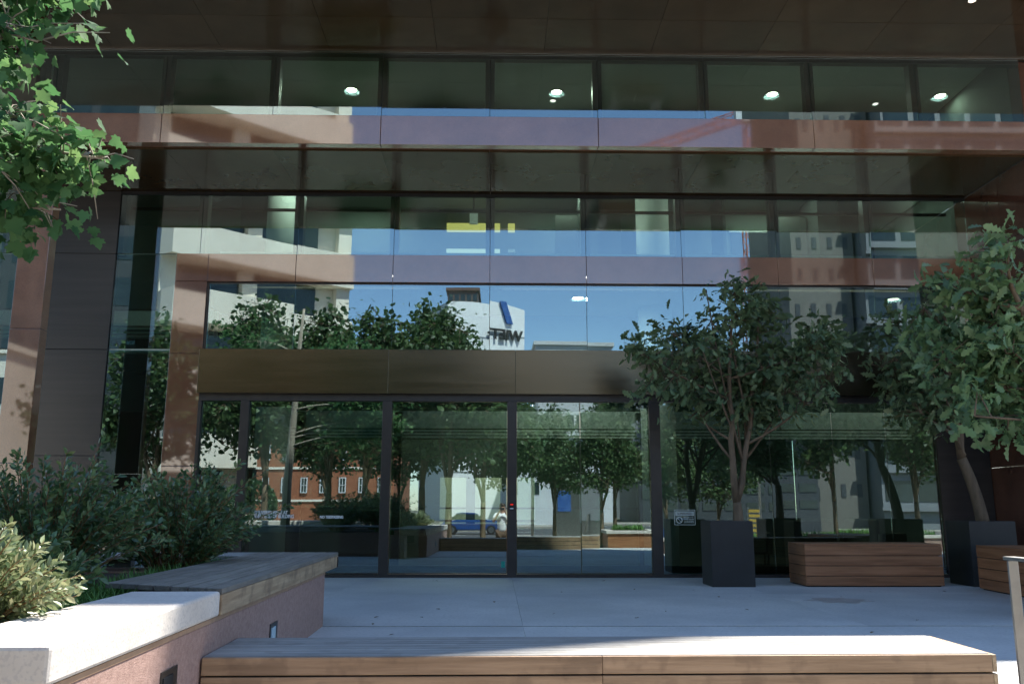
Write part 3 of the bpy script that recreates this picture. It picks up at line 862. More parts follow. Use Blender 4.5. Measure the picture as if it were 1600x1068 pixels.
# ------------------------------------------------------------------ benches and pots on the plaza
def block_bench(x0, x1, y0, y1, label, rz=0.0, along='x'):
    t = thing("block_bench", label, "bench", (x0, y0, 0), rz, "solid timber block benches by the glass", pivot=(x0, y1))
    h = 0.53
    front, side, side2 = MB(), MB(), MB()
    for k in range(4):
        z0 = 0.015 + k * 0.128
        front.box(x0, x1, y0, y0 + 0.03, z0, z0 + 0.120); front.box(x0, x1, y1 - 0.03, y1, z0, z0 + 0.120)
        side.box(x0 + .001, x0 + 0.03, y0 + 0.031, y1 - 0.031, z0, z0 + 0.120); side2.box(x1 - 0.03, x1 - .001, y0 + 0.031, y1 - 0.031, z0, z0 + 0.120)
    part(t, "side_boards", front, M_IPE, bevel=0.003)
    part(t, "end_boards", side, M_IPEY, bevel=0.003)
    part(t, "end_boards", side2, M_IPEY, bevel=0.003)
    top = MB()
    if along == 'x':
        k = int((y1 - y0) / 0.1)
        for i in range(k):
            a = y0 + i * (y1 - y0) / k
            top.box(x0 + .001, x1 - .001, a + .001, a + (y1 - y0) / k - 0.005, 0.522, 0.545)
    else:
        k = int((x1 - x0) / 0.1)
        for i in range(k):
            a = x0 + i * (x1 - x0) / k
            top.box(a + .001, a + (x1 - x0) / k - 0.005, y0 + .001, y1 - .001, 0.522, 0.545)
    part(t, "seat_slats", top, M_IPE if along == 'x' else M_IPEY, bevel=0.002)
    part(t, "core", MB().box(x0 + .032, x1 - .032, y0 + .032, y1 - .032, 0.0, 0.518), M_BLACK)
block_bench(4.04, 5.85, 11.62, 12.28, "reddish brown timber block bench between the two dark planters")
block_bench(6.13, 6.85, 9.3, 11.3, "darker timber block bench cut off by the right edge behind the handrail", R(-4), 'y')

def pot(x0, x1, y0, y1, label):
    t = thing("planter_pot", label, "planter", (x0, y0, 0), group="square charcoal planters")
    h = 0.838; w = 0.035
    g = MB()
    g.box(x0, x1, y0, y0 + w, 0.0, h); g.box(x0, x1, y1 - w, y1, 0, h)
    g.box(x0, x0 + w, y0 + w, y1 - w, 0, h); g.box(x1 - w, x1, y0 + w, y1 - w, 0, h)
    part(t, "shell", g, M_POT, bevel=0.004)
    part(t, "soil", MB().box(x0 + w, x1 - w, y0 + w, y1 - w, 0.4, h - 0.06), M_SOIL)
pot(2.81, 3.37, 11.6, 12.16, "square charcoal planter left of the timber block bench")
pot(6.24, 6.86, 11.62, 12.24, "square charcoal planter right of the timber block bench")
pot(5.45, 6.1, 8.0, 8.65, "square charcoal planter outside the right edge holding the nearest tree")

# ------------------------------------------------------------------ leaves
def leaf_template(half, fold=0.25, curl=0.15):
    """half outline list (x>=0,y) with a midrib point per row -> verts, quads"""
    v, f = [], []
    for (x, y, my) in half:
        v.append((-x, y, abs(x) * fold - curl * y * y))
        v.append((0, my, -curl * my * my))
        v.append((x, y, abs(x) * fold - curl * y * y))
    for i in range(len(half) - 1):
        a = 3 * i; b = 3 * (i + 1)
        f.append((a, a + 1, b + 1, b)); f.append((a + 1, a + 2, b + 2, b + 1))
    return np.array(v, dtype=float), np.array(f, dtype=int)
OAKT = leaf_template([(.01, 0, 0), (.05, .14, .12), (.17, .24, .20), (.08, .33, .31), (.25, .46, .40), (.12, .55, .53), (.27, .70, .64), (.15, .80, .79), (.17, .90, .88), (.01, 1.0, 1.0)], 0.35, 0.35)
MAPT = leaf_template([(.01, 0, 0), (.20, -.10, .01), (.34, -.04, .04), (.36, .10, .08), (.52, .14, .12), (.64, .24, .18), (.52, .32, .27), (.58, .46, .34), (.60, .58, .42), (.40, .52, .50), (.28, .62, .60), (.26, .76, .74), (.12, .88, .88), (.01, 1.02, 1.02)], 0.12, 0.22)
ELLT = leaf_template([(.01, 0, 0), (.20, .28, .28), (.22, .62, .62), (.01, 1.0, 1.0)], 0.3, 0.15)
STRT = leaf_template([(.01, 0, 0), (.36, .25, .2), (.30, .62, .62), (.01, 1.0, 1.0)], 0.2, 0.2)

def leaves(pos, direc, size, tmpl, rng, upb=0.6, spread=1.0):
    """pos (n,3), direc (n,3) length axis"""
    T, F = tmpl
    n = len(pos)
    d = direc / (np.linalg.norm(direc, axis=1, keepdims=True) + 1e-9)
    nr = rng.normal(size=(n, 3)) * spread; nr[:, 2] += upb
    nr -= (nr * d).sum(1, keepdims=True) * d
    nr /= (np.linalg.norm(nr, axis=1, keepdims=True) + 1e-9)
    s = np.cross(d, nr)
    V = (pos[:, None, :] + size[:, None, None] * (T[None, :, 0:1] * s[:, None, :] + T[None, :, 1:2] * d[:, None, :] + T[None, :, 2:3] * nr[:, None, :]))
    FF = F[None, :, :] + (np.arange(n) * len(T))[:, None, None]
    return V.reshape(-1, 3), FF.reshape(-1, F.shape[1])

def bez(a, b, c, n=6):
    return [tuple((1 - t) ** 2 * a[i] + 2 * t * (1 - t) * b[i] + t * t * c[i] for i in range(3)) for t in [k / (n - 1) for k in range(n)]]

def planted_tree(name, label, base, fork_z, limbs_c, blobs, nclus, lpc, lsize, lm, bark, rng, tr=0.05, tmpl=OAKT, group=None, cat="tree", lean=(0, 0), twig_r=0.006, forks=2, wood=True, fill=0.55, clus_r=0.17):
    """blobs: list of (cx,cy,cz,rx,ry,rz) crown masses"""
    t = thing(name, label, cat, base, group=group)
    bx, by, bz = base
    trunk = MB(); limb = MB()
    f = (bx + lean[0], by + lean[1], bz + fork_z)
    mid = (bx + lean[0] * .3 + .02, by + lean[1] * .3, bz + fork_z * .5)
    trunk.tube(bez((bx, by, bz - 0.05), mid, f, 7), [tr * (1.25 - .35 * k / 6) for k in range(7)], 10)
    nodes = []; stems = []
    order = sorted(range(len(blobs)), key=lambda q: -blobs[q][2])
    picks = [order[0], order[min(2, len(order) - 1)], order[-1]][:2 + (len(blobs) > 4)]
    for qi, k in enumerate(picks):
        cx, cy, cz, rx, ry, rz = blobs[k]
        tgt = (cx, cy, cz + rz * .2)
        m_ = (f[0] * .6 + tgt[0] * .4 + (-.12, .15, .1)[qi] * (tr / .06), f[1] * .6 + tgt[1] * .4 + rng.normal() * .05, f[2] + (tgt[2] - f[2]) * .5)
        P = bez(f, m_, tgt, 11)
        P = [(p[0] + rng.normal() * .012, p[1] + rng.normal() * .012, p[2]) for p in P]; P[0] = f
        limb.tube(P, [tr * (.78, .68, .45)[qi] * (1 - .78 * q / 10) + .003 for q in range(11)], 8)
        nodes += P[4:]; stems.append(P)
    for (cx, cy, cz, rx, ry, rz) in blobs:
        for k in range(forks):
            tgt = (cx + rng.normal() * rx * .4, cy + rng.normal() * ry * .4, cz + rng.normal() * rz * .4 + rz * .15)
            SP = stems[rng.integers(len(stems))]
            ok = [q for q in range(2, 9) if SP[q][2] < tgt[2] - .1] or [2]
            a_ = SP[ok[rng.integers(len(ok))]]
            m_ = (a_[0] * .5 + tgt[0] * .5 + rng.normal() * .05, a_[1] * .5 + tgt[1] * .5, a_[2] + (tgt[2] - a_[2]) * .35)
            P = bez(a_, m_, tgt, 8)
            limb.tube(P, [tr * .30 * (1 - .75 * q / 7) + .002 for q in range(8)], 6)
            nodes += P[2:]
    nodes = np.array(nodes)
    vol = np.array([b[3] * b[4] * b[5] for b in blobs]); vol = vol / vol.sum()
    pos, dr = [], []
    for c in range(nclus):
        b = blobs[rng.choice(len(blobs), p=vol)]
        u = rng.normal(size=3); u /= np.linalg.norm(u)
        rad = rng.uniform(fill, 1.0) * (1 + .14 * math.sin(5 * u[0] + 3 * u[2] + c % 3))
        p = np.array([b[0] + u[0] * b[3] * rad, b[1] + u[1] * b[4] * rad, b[2] + u[2] * b[5] * rad])
        q = nodes[np.argmin(((nodes - p) ** 2).sum(1))]
        if wood:
            md = (q + p) / 2 + np.array([0, 0, -.04 * np.linalg.norm(p - q)])
            limb.tube(bez(tuple(q), tuple(md), tuple(p), 4), [twig_r * 1.6, twig_r * 1.2, twig_r, twig_r * .6], 4, cap=False)
        out = p - q; out /= (np.linalg.norm(out) + 1e-6)
        k = max(3, int(rng.normal(lpc, lpc * .25)))
        pp = p + rng.normal(size=(k, 3)) * clus_r * .55 - out * rng.uniform(0, 1, (k, 1)) * clus_r
        dd = out * .8 + rng.normal(size=(k, 3)) * .75 + np.array([0, 0, -.25])
        pos.append(pp); dr.append(dd)
    pos = np.vstack(pos); dr = np.vstack(dr)
    sz = lsize * rng.choice([.5, .75, 1.0, 1.2], len(pos)) * rng.uniform(.85, 1.12, len(pos))
    part(t, "trunk", trunk, bark, smooth=True)
    part(t, "limbs", limb, bark, smooth=True)
    part(t, "crown", leaves(pos, dr, sz, tmpl, rng), lm)
    return t

rng = np.random.default_rng(3)
# tree in the first pot
planted_tree("potted_tree", "multi stemmed oak leaved tree in the planter left of the block bench", (3.24, 11.85, 0.78), 0.30, None,
             [(3.25, 11.53, 3.77, 0.39, 0.49, 0.33), (2.86, 11.71, 3.77, 0.16, 0.26, 0.26), (3.68, 11.89, 3.59, 0.39, 0.49, 0.35), (2.47, 12.07, 3.42, 0.35, 0.45, 0.24), (2.04, 11.62, 3.11, 0.33, 0.43, 0.19), (2.99, 11.80, 3.06, 0.52, 0.62, 0.35), (3.77, 11.98, 2.97, 0.52, 0.62, 0.39), (4.34, 11.53, 3.06, 0.39, 0.49, 0.35), (2.21, 11.71, 2.62, 0.36, 0.46, 0.24), (2.82, 11.89, 2.49, 0.43, 0.53, 0.30), (3.51, 12.07, 2.35, 0.43, 0.53, 0.30), (4.12, 11.62, 2.53, 0.39, 0.49, 0.30), (4.47, 11.80, 3.42, 0.26, 0.36, 0.26)],
             330, 12, 0.14, M_OAK, M_BARK, rng, tr=0.062, group="oak leaved trees in pots", forks=1, clus_r=.145)
planted_tree("potted_tree", "dark leaning oak leaved tree in the planter right of the block bench", (6.62, 11.95, 0.78), 0.9, None,
             [(5.42, 11.53, 2.97, 0.35, 0.45, 0.22), (5.77, 11.71, 2.62, 0.43, 0.53, 0.30), (6.11, 11.89, 3.15, 0.43, 0.53, 0.35), (5.68, 12.07, 3.59, 0.30, 0.40, 0.22), (5.59, 11.62, 2.35, 0.26, 0.36, 0.22), (6.29, 11.80, 3.77, 0.35, 0.45, 0.30), (6.37, 11.98, 2.53, 0.43, 0.53, 0.30), (6.81, 11.53, 3.06, 0.43, 0.53, 0.43), (6.03, 11.71, 2.18, 0.26, 0.36, 0.22)],
             240, 12, 0.14, M_OAK, M_BARK, rng, tr=0.07, group="oak leaved trees in pots", lean=(-.22, 0), forks=1, clus_r=.16)
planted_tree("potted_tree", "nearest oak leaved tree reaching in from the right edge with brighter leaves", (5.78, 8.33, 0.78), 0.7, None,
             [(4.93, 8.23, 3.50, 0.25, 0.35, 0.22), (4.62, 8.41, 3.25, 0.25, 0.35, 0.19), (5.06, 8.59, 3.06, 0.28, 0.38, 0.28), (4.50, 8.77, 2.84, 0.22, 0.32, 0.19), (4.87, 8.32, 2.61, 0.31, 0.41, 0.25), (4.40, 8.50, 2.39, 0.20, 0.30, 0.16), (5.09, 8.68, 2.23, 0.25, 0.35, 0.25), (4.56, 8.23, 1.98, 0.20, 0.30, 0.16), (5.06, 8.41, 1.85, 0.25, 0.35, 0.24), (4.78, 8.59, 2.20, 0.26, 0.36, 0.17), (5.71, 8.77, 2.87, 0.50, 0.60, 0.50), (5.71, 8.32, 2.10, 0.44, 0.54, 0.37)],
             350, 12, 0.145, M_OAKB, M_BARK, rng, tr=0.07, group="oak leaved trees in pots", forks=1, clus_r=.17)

# maple reaching in at upper left
def maple():
    base = (-5.2, 4.6, 0.44)
    t = thing("maple_tree", "maple tree whose bright green branches hang in at the upper left corner", "tree", base)
    tr = MB(); tr.tube([(-5.2, 4.6, .4), (-5.18, 4.62, 1.6), (-5.1, 4.65, 3.0), (-5.0, 4.7, 4.6), (-4.9, 4.7, 6.0)], [.12, .10, .085, .06, .03], 12)
    br = MB(); pos = []; dr = []
    # boughs: start on the trunk, end in view, leaf sprays along them
    B_ = [((-5.05, 4.66, 3.9), (-3.7, 4.7, 4.35), (-2.52, 4.7, 3.95), .24, 90),
          ((-5.05, 4.66, 3.6), (-3.9, 4.6, 4.0), (-2.62, 4.6, 3.60), .30, 90),
          ((-5.1, 4.66, 3.3), (-4.0, 4.9, 3.6), (-2.75, 4.9, 3.25), .26, 60),
          ((-5.12, 4.65, 2.7), (-3.8, 4.7, 3.2), (-2.28, 4.8, 2.98), .22, 80),
          ((-5.12, 4.65, 2.6), (-3.9, 4.5, 3.05), (-2.75, 4.55, 2.84), .26, 90),
          ((-5.15, 4.65, 2.4), (-4.0, 4.9, 2.8), (-2.6, 5.0, 2.74), .2, 60),
          ((-4.95, 4.68, 4.6), (-4.2, 4.7, 5.2), (-3.0, 4.7, 4.75), .35, 60),
          ((-4.95, 4.68, 4.6), (-5.6, 4.7, 5.2), (-6.6, 4.7, 5.0), .45, 60)]
    for (a, b, c, sp, n) in B_:
        P = bez(a, b, c, 12)
        br.tube(P, [.03 * (1 - .8 * k / 11) for k in range(12)], 6)
        P = np.array(P)
        for k in range(n):
            tt = rng.uniform(.42, 1.0) ** .75
            i = min(10, int(tt * 11)); q = P[i] + (P[i + 1] - P[i]) * (tt * 11 - i)
            e = q + rng.normal(size=3) * sp * (.5 + .5 * (1.1 - tt)) * np.array([1, 1, .8])
            br.tube([tuple(q), tuple((q + e) / 2 + np.array([0, 0, .03])), tuple(e)], [.005, .004, .0025], 4, cap=False)
            m = rng.integers(8, 13)
            pos.append(e + rng.normal(size=(m, 3)) * .075)
            d = np.tile((e - q) * .6, (m, 1)) + rng.normal(size=(m, 3)) * .12; d[:, 2] -= .14
            dr.append(d)
    pos = np.vstack(pos) + np.array([-.14, 0, 0]); dr = np.vstack(dr)
    part(t, "trunk", tr, M_BARKL, smooth=True)
    part(t, "branches", br, M_BARKL, smooth=True)
    part(t, "crown", leaves(pos, dr, rng.uniform(.05, .098, len(pos)), MAPT, rng, upb=1.0, spread=.6), M_MAPLE)
maple()

# shrubs in the planter
def shrub(x, y, z, r, h, ns, nl, label, tall=None, lsz=.052, grp="glossy leaved shrubs in the raised planter", lm=M_SHRUB):
    t = thing("shrub", label, "shrub", (x, y, z), WR, grp)
    st = MB(); pos = []; dr = []
    for s in range(ns):
        a = rng.uniform(0, 2 * math.pi); q = rng.uniform(.15, 1) ** .6
        tip = np.array([x + math.cos(a) * r * q, y + math.sin(a) * r * q, z + h * (1.05 - .55 * q * q) * rng.uniform(.75, 1.12)])
        if tall is not None and s < len(tall):
            tip = np.array(tall[s])
        b0 = np.array([x + math.cos(a) * r * .15, y + math.sin(a) * r * .15, z - .04])
        md = b0 + (tip - b0) * np.array([.35, .35, .75])
        P = np.array(bez(b0, md, tip, 9))
        st.tube([tuple(p) for p in P], [.006 - .0005 * k for k in range(9)], 4, cap=False)
        for k in range(nl):
            tt = .28 + .72 * (k + rng.uniform(0, .6)) / nl
            i = min(7, int(tt * 8)); p = P[i] + (P[i + 1] - P[i]) * (tt * 8 - i)
            ax = P[i + 1] - P[i]; ax /= np.linalg.norm(ax)
            side = rng.normal(size=3); side -= side.dot(ax) * ax; side /= np.linalg.norm(side)
            tw = rng.uniform(0, .055) * (1.2 - tt)
            pos.append(p + side * tw); dr.append(ax * .75 + side * .8)
    part(t, "stems", st, M_TWIG)
    pos = np.array(pos); dr = np.array(dr)
    part(t, "foliage", leaves(pos, dr, lsz * rng.uniform(.6, 1.15, len(pos)), ELLT, rng, upb=.5, spread=.8), lm)
shrub(-2.75, 5.7, .44, .75, .82, 150, 46, "dense shrub in the middle of the raised planter with one long arching shoot", tall=[(-2.62, 6.2, 1.48), (-2.95, 5.7, 1.36), (-2.3, 6.3, 1.2), (-2.5, 5.5, 1.22)])
shrub(-3.6, 5.2, .44, .75, .80, 135, 44, "shrub behind the sunlit one at the left edge of the photo")
shrub(-2.35, 7.0, .44, .66, .82, 150, 44, "shrub in front of the left glass with long shoots over the bench", tall=[(-1.72, 7.15, 1.30), (-1.70, 6.6, 1.16), (-1.95, 7.3, 1.38), (-1.45, 7.2, 1.05)])
shrub(-3.4, 6.9, .44, .75, .68, 85, 42, "rear shrub nearest to the grey facade panel")
shrub(-2.35, 4.6, .44, .45, .42, 60, 40, "low shrub just behind the sunlit foliage")
shrub(-2.08, 3.66, .44, .48, .46, 150, 46, "near shrub at the left edge with sunlight painted into its pale leaves", lsz=.044, lm=M_SHRUBSUN)
shrub(-2.75, 3.9, .44, .5, .62, 95, 42, "sunlit shrub cut off by the left edge", lsz=.046, lm=M_SHRUBSUN)

# strap-leaved grass behind the coping
def blades(n, fn, h, w, name, label, base, rz=0.0):
    V = []; F = []
    for i in range(n):
        x, y, z = fn()
        a = rng.uniform(0, 2 * math.pi); L_ = h * rng.uniform(.55, 1.25); bend = rng.uniform(.3, 1.0)
        dx, dy = math.cos(a), math.sin(a); px, py = -dy, dx
        b = len(V)
        for k, (u, ww) in enumerate(((0, 1), (.35, .95), (.7, .7), (1, .12))):
            ho = L_ * bend * u * u * .75; ze = L_ * (u - .38 * bend * u * u)
            c = (x + dx * ho, y + dy * ho, z + ze)
            V.append((c[0] - px * w * ww / 2, c[1] - py * w * ww / 2, c[2])); V.append((c[0] + px * w * ww / 2, c[1] + py * w * ww / 2, c[2]))
        for k in range(3):
            F.append((b + 2 * k, b + 2 * k + 1, b + 2 * k + 3, b + 2 * k + 2))
    return single(name, (np.array(V), np.array(F)), M_GRASS, label, "grass", base, rz, kind="stuff")
def edge_pt():
    y = rng.uniform(3.45, 7.7)
    return (-1.80 - abs(rng.normal()) * .16 - (.27 if y > 4.75 else 0), y, .44)
blades(2600, edge_pt, .17, .009, "border_grass", "narrow bladed green grass along the inside of the coping", (-1.9, 5, .44), WR)

fl = np.column_stack([rng.uniform(-1.2, 6.5, 34), rng.uniform(5.6, 12.6, 34), np.full(34, .006)])
fd = rng.normal(size=(34, 3)); fd[:, 2] = 0
single("fallen_leaves", leaves(fl, fd, rng.uniform(.03, .065, 34), ELLT, rng, upb=6, spread=.3), mat("dry_leaf", (0.10, 0.07, 0.035), (0.17, 0.12, 0.06), rough=0.8, scale=20), "few small dry leaves scattered over the pale plaza floor", "leaves", kind="stuff")

# ------------------------------------------------------------------ across the street (seen in the glass)
def frame_pts(o, d, L_):      # helper for a turned facade: o origin, d unit direction
    return (o[0] + d[0] * L_, o[1] + d[1] * L_)
def turned(name, label, cat, origin, ang):
    return thing(name, label, cat, (origin[0], origin[1], -0.72), ang, pivot=(origin[0], origin[1]))
# cream building; frame: local x runs along its face to the left of its right end
ox, oy = -14.6, -60.0
ang = math.atan2(.56, -.83)
t = turned("cream_building", "tall cream concrete building with deep curved ledges mirrored in the left glass", "building", (ox, oy), ang)
def LX(x): return ox + x
def LYY(y): return oy + y
# in this frame the building body lies at +y (away from the street is -y after the turn); outward side is -y
part(t, "body", MB().box(LX(0.0), LX(18.6), LYY(1.6), LYY(22), -0.72, 46), M_CREAM)
for f_ in range(7):
    z = 0.6 + f_ * 6.4
    g = MB()
    pts = [(LX(0), LYY(0.0)), (LX(6), LYY(-0.3)), (LX(12), LYY(-1.2)), (LX(18), LYY(-2.4)), (LX(18.6), LYY(-.6)), (LX(18.6), LYY(1.59)), (LX(0), LYY(1.59))]
    g.prism(pts, z + 3.4, z + 6.4)
    part(t, "ledge", g, M_CREAM)
    w = MB()
    for x in (3.5, 11.6):
        w.box(LX(x), LX(x + 6.6), LYY(1.52), LYY(1.58), z + .2, z + 3.3)
    part(t, "window_strip", w, M_WINDARK)
for x in (0.2, 10.1, 17.2):
    part(t, "pier", MB().box(LX(x), LX(x + 1.4), LYY(0.6), LYY(1.5), -0.72, 45), M_CREAM)

def simple_block(name, label, x0, x1, y0, y1, z1, wallm, rows, cols, winm, winw=.6, winh=.5, z0=-0.72, rz=0.0, slabs=None, first=1.0):
    t = thing(name, label, "building", ((x0 + x1) / 2, y1, z0), rz, pivot=((x0 + x1) / 2, y1))
    part(t, "walls", MB().box(x0, x1, y0, y1, z0, z1), wallm)
    fh = (z1 - first) / rows; cw = (x1 - x0) / cols
    for r_ in range(rows):
        w = MB()
        for c in range(cols):
            cx = x0 + (c + .5) * cw; cz = first + (r_ + .5) * fh
            w.box(cx - cw * winw / 2, cx + cw * winw / 2, y1 - .02, y1 + .05, cz - fh * winh / 2, cz + fh * winh / 2)
        part(t, "window_row", w, winm)
        if slabs:
            part(t, "floor_ledge", MB().box(x0 - .3, x1 + .3, y1 + .051, y1 + slabs, first + r_ * fh - .1, first + r_ * fh + .2), M_GREYT)
    part(t, "roof_edge", MB().box(x0 - .3, x1 + .3, y0 - .3, y1 + .3, z1 + .001, z1 + .5), wallm)
    return t
t = simple_block("brick_building", "orange brick house with small white windows mirrored in the left door", -20, -9.0, -58, -46, 6.2, M_BRICK, 2, 7, M_WINDARK, .3, .45)
g = MB()
for r_ in range(2):
    g.box(-20.05, -8.95, -45.98, -45.9, 1.0 + 2.6 * r_ - .02, 1.0 + 2.6 * r_ + .16)
part(t, "stone_course", g, M_CREAM)
fr = MB()
for r_ in range(2):
    for c in range(7):
        cx = -20 + (c + .5) * 11 / 7; cz = 1.0 + (r_ + .5) * 2.6
        for (a, b, c_, d) in ((-.28, -.20, -.62, .62), (.20, .28, -.62, .62), (-.20, .20, .55, .62), (-.20, .20, -.62, -.55), (-.02, .02, -.55, .55), (-.20, -.025, -.02, .02), (.025, .20, -.02, .02)):
            fr.box(cx + a, cx + b, -45.94, -45.86, cz + c_, cz + d)
part(t, "window_frames", fr, M_FARWHITE)
simple_block("dark_slab_tower", "dark slab tower mirrored in the glass beside the grey facade panel", -60, -29.8, -80, -56, 46, M_GREYD, 10, 7, M_WINDARK, .8, .6)
simple_block("cream_annex", "low cream annex with dark window rows at the far left of the street", -52, -39.5, -55, -46, 13.5, M_CREAM, 2, 4, M_WINDARK, .5, .35)
simple_block("brown_tower", "tall dark brown office tower mirrored behind the street trees", -8.4, -3.4, -125, -113, 36.5, M_BROWNT, 16, 5, M_WINDARK, .7, .5)
# white building with sign, front turned
t = thing("sign_building", "white panelled building with a curved roof and dark lettering mirrored above the canopy", "building", (4.6, -103, -.72), R(-28), pivot=(4.6, -103))
pts = [(-9, -.72)]
for k in range(13):
    u = k / 12; pts.append((-9 + 13.6 * u, 29.6 + 1.6 * math.sin(math.pi * (.25 + .6 * u))))
pts.append((4.6, -.72))
g = MB(); g.extr([(p[0], p[1]) for p in pts], -115, -103)
part(t, "walls", g, mat("bright_white_panel", (0.68, 0.69, 0.70), (0.74, 0.75, 0.76), rough=0.6, scale=0.2))
g = MB()
for k in range(6):
    g.box(-9, 4.6, -102.99, -102.93, 6 + 4 * k, 6.12 + 4 * k)
part(t, "panel_joints", g, M_GREYT)
g = MB(); g.extr([(1.4, 27.9), (2.4, 27.9), (1.2, 31.2), (.2, 31.2)], -102.98, -102.6)
part(t, "blue_emblem", g, M_BLUEBOARD)
o = text("sign_letters", "WIETT", 2.2, (1.3 - 4.6, .35, 23.2 + .72), M_DARK, parent=t, extrude=.12, bold=.06)
o.rotation_euler = (R(90), 0, R(180)); o.location = (4.0 - 4.6, .35, 25.4 + .72)
t = simple_block("low_white_building", "low bright white building across the street mirrored in the middle doors", .6, 9.5, -58, -46, 6.6, M_FARWHITE, 2, 5, M_WINDARK, .35, .35)
t = simple_block("glass_canopy_hall", "long pale hall with a sloping roof line mirrored right of the sign building", 5.5, 15, -100, -86, 21.8, M_FARWHITE, 5, 6, M_WINDARK, .8, .5)
simple_block("apartment_tower", "beige apartment tower with balcony ledges mirrored at the right", 27.6, 33.5, -66, -52, 44, M_BEIGE, 13, 4, M_GREYD, .3, .35)
simple_block("grey_tower", "dark grey tower with pale floor ledges mirrored behind the right trees", 33.9, 56, -70, -50, 44, M_GREYT, 13, 8, M_WINDARK, .8, .55, slabs=.5)
simple_block("dark_garage", "dark low building with slatted front mirrored behind the potted tree", 12, 27, -60, -48, 5.2, M_GREYD, 3, 8, M_WINDARK, .8, .5)
simple_block("pale_hall", "pale low hall with blue shaded front mirrored behind the potted trunk", 13, 26, -84, -70, 12.5, M_GREYT, 3, 9, M_WINDARK, .7, .3)

# crane
t = thing("tower_crane", "red lattice tower crane mirrored in the granite band at right", "crane", (32.0, -80, -.72))
def lattice(mbx, a, b, w, n, r):
    a, b = Vector(a), Vector(b); d = (b - a).normalized(); p = d.cross(Vector((0, 1, 0)) if abs(d.y) < .9 else Vector((1, 0, 0))).normalized(); q = d.cross(p)
    cs = [p * w / 2 + q * w / 2, -p * w / 2 + q * w / 2, -p * w / 2 - q * w / 2, p * w / 2 - q * w / 2]
    for c in cs: mbx.tube([a + c, b + c], r, 5)
    for k in range(n):
        u0, u1 = a + (b - a) * (k / n), a + (b - a) * ((k + 1) / n)
        for i in range(4):
            c0, c1 = cs[i], cs[(i + 1) % 4]
            mbx.tube([u0 + (c0 if k % 2 else c1), u1 + (c1 if k % 2 else c0)], r * .7, 4, cap=False)
            mbx.tube([u0 + c0, u0 + c1], r * .7, 4, cap=False)
g = MB(); lattice(g, (32, -80, -.7), (32, -80, 50), 1.5, 26, .08); part(t, "mast", g, M_CRANE)
g = MB(); lattice(g, (32, -80, 50), (14, -80, 43.5), 1.0, 16, .055); lattice(g, (32, -80, 50), (39, -80, 52.5), 1.1, 6, .06); part(t, "jib", g, M_CRANE)
part(t, "counterweight", MB().box(37, 39, -81, -79, 49.5, 51.5), M_GREYT)
part(t, "cab", MB().box(30.6, 31.5, -79, -78, 48.3, 50.2), M_FARWHITE)

# street trees
def street_tree(src, x, y, s, rz, label):
    c = copy_tree(src); c.location = (x, y, -.6); c.scale = (s, s, s); c.rotation_euler = (0, 0, rz); c['label'] = label
    return c
st = planted_tree("street_tree", "leafy street tree mirrored left of the cream building edge", (-5.0, -6.5, -.6), 2.2, None,
                  [(-5.0, -6.5, 5.6, 2.0, 1.8, 1.9), (-6.4, -6.3, 4.6, 1.4, 1.4, 1.3), (-3.5, -6.6, 4.4, 1.6, 1.4, 1.3), (-4.6, -6.2, 7.6, 1.3, 1.2, 1.2), (-5.9, -6.8, 6.6, 1.2, 1.1, 1.0), (-3.9, -6.9, 6.6, 1.2, 1.2, 1.1), (-5.2, -5.9, 3.4, 1.7, 1.2, .8)],
                  820, 9, .22, M_STREETLEAF, M_BARK, rng, tr=.12, tmpl=STRT, group="street trees along the pavement", forks=2, twig_r=.012, fill=.3, clus_r=.36)
street_tree(st, -6.9, -9.4, 1.08, 1.3, "tall street tree mirrored between the first two of the row")
street_tree(st, -3.2, -9.0, 1.10, 5.3, "tall street tree mirrored behind the middle of the row")
street_tree(st, -0.7, -7.2, .84, 3.3, "dense street tree mirrored left of the lettering")
street_tree(st, -8.0, -14.5, .85, 2.6, "low crowned street tree mirrored before the brick building")
street_tree(st, -4.6, -13.0, .80, 0.3, "low crowned street tree mirrored before the pale low building")
street_tree(st, 2.6, -12.5, .66, 4.4, "small round street tree mirrored before the low white building")
street_tree(st, 5.2, -12.5, .70, 4.9, "small round street tree mirrored beside the poster kiosk")
street_tree(st, -8.9, -7.3, 1.04, 2.1, "bushy street tree mirrored in front of the cream building")
street_tree(st, -1.9, -5.6, .98, 4.0, "street tree mirrored over the middle doors left of the sign building")
street_tree(st, 0.6, -9.6, .72, 1.1, "street tree mirrored just in front of the sign building lettering")
street_tree(st, -12.5, -6.2, .95, 3.0, "outermost left street tree of the row")
street_tree(st, 3.9, -6.4, .62, .5, "short street tree mirrored in the right door")
street_tree(st, 6.8, -8.2, .60, 2.9, "short street tree mirrored behind the first potted tree")
street_tree(st, 12.6, -6.6, .90, 1.7, "pale green street tree mirrored right of the first potted tree crown")
street_tree(st, 16.4, -7.8, .85, 5.0, "outermost right street tree of the row")
street_tree(st, 9.7, -11.5, .62, .2, "short street tree mirrored behind the block bench")

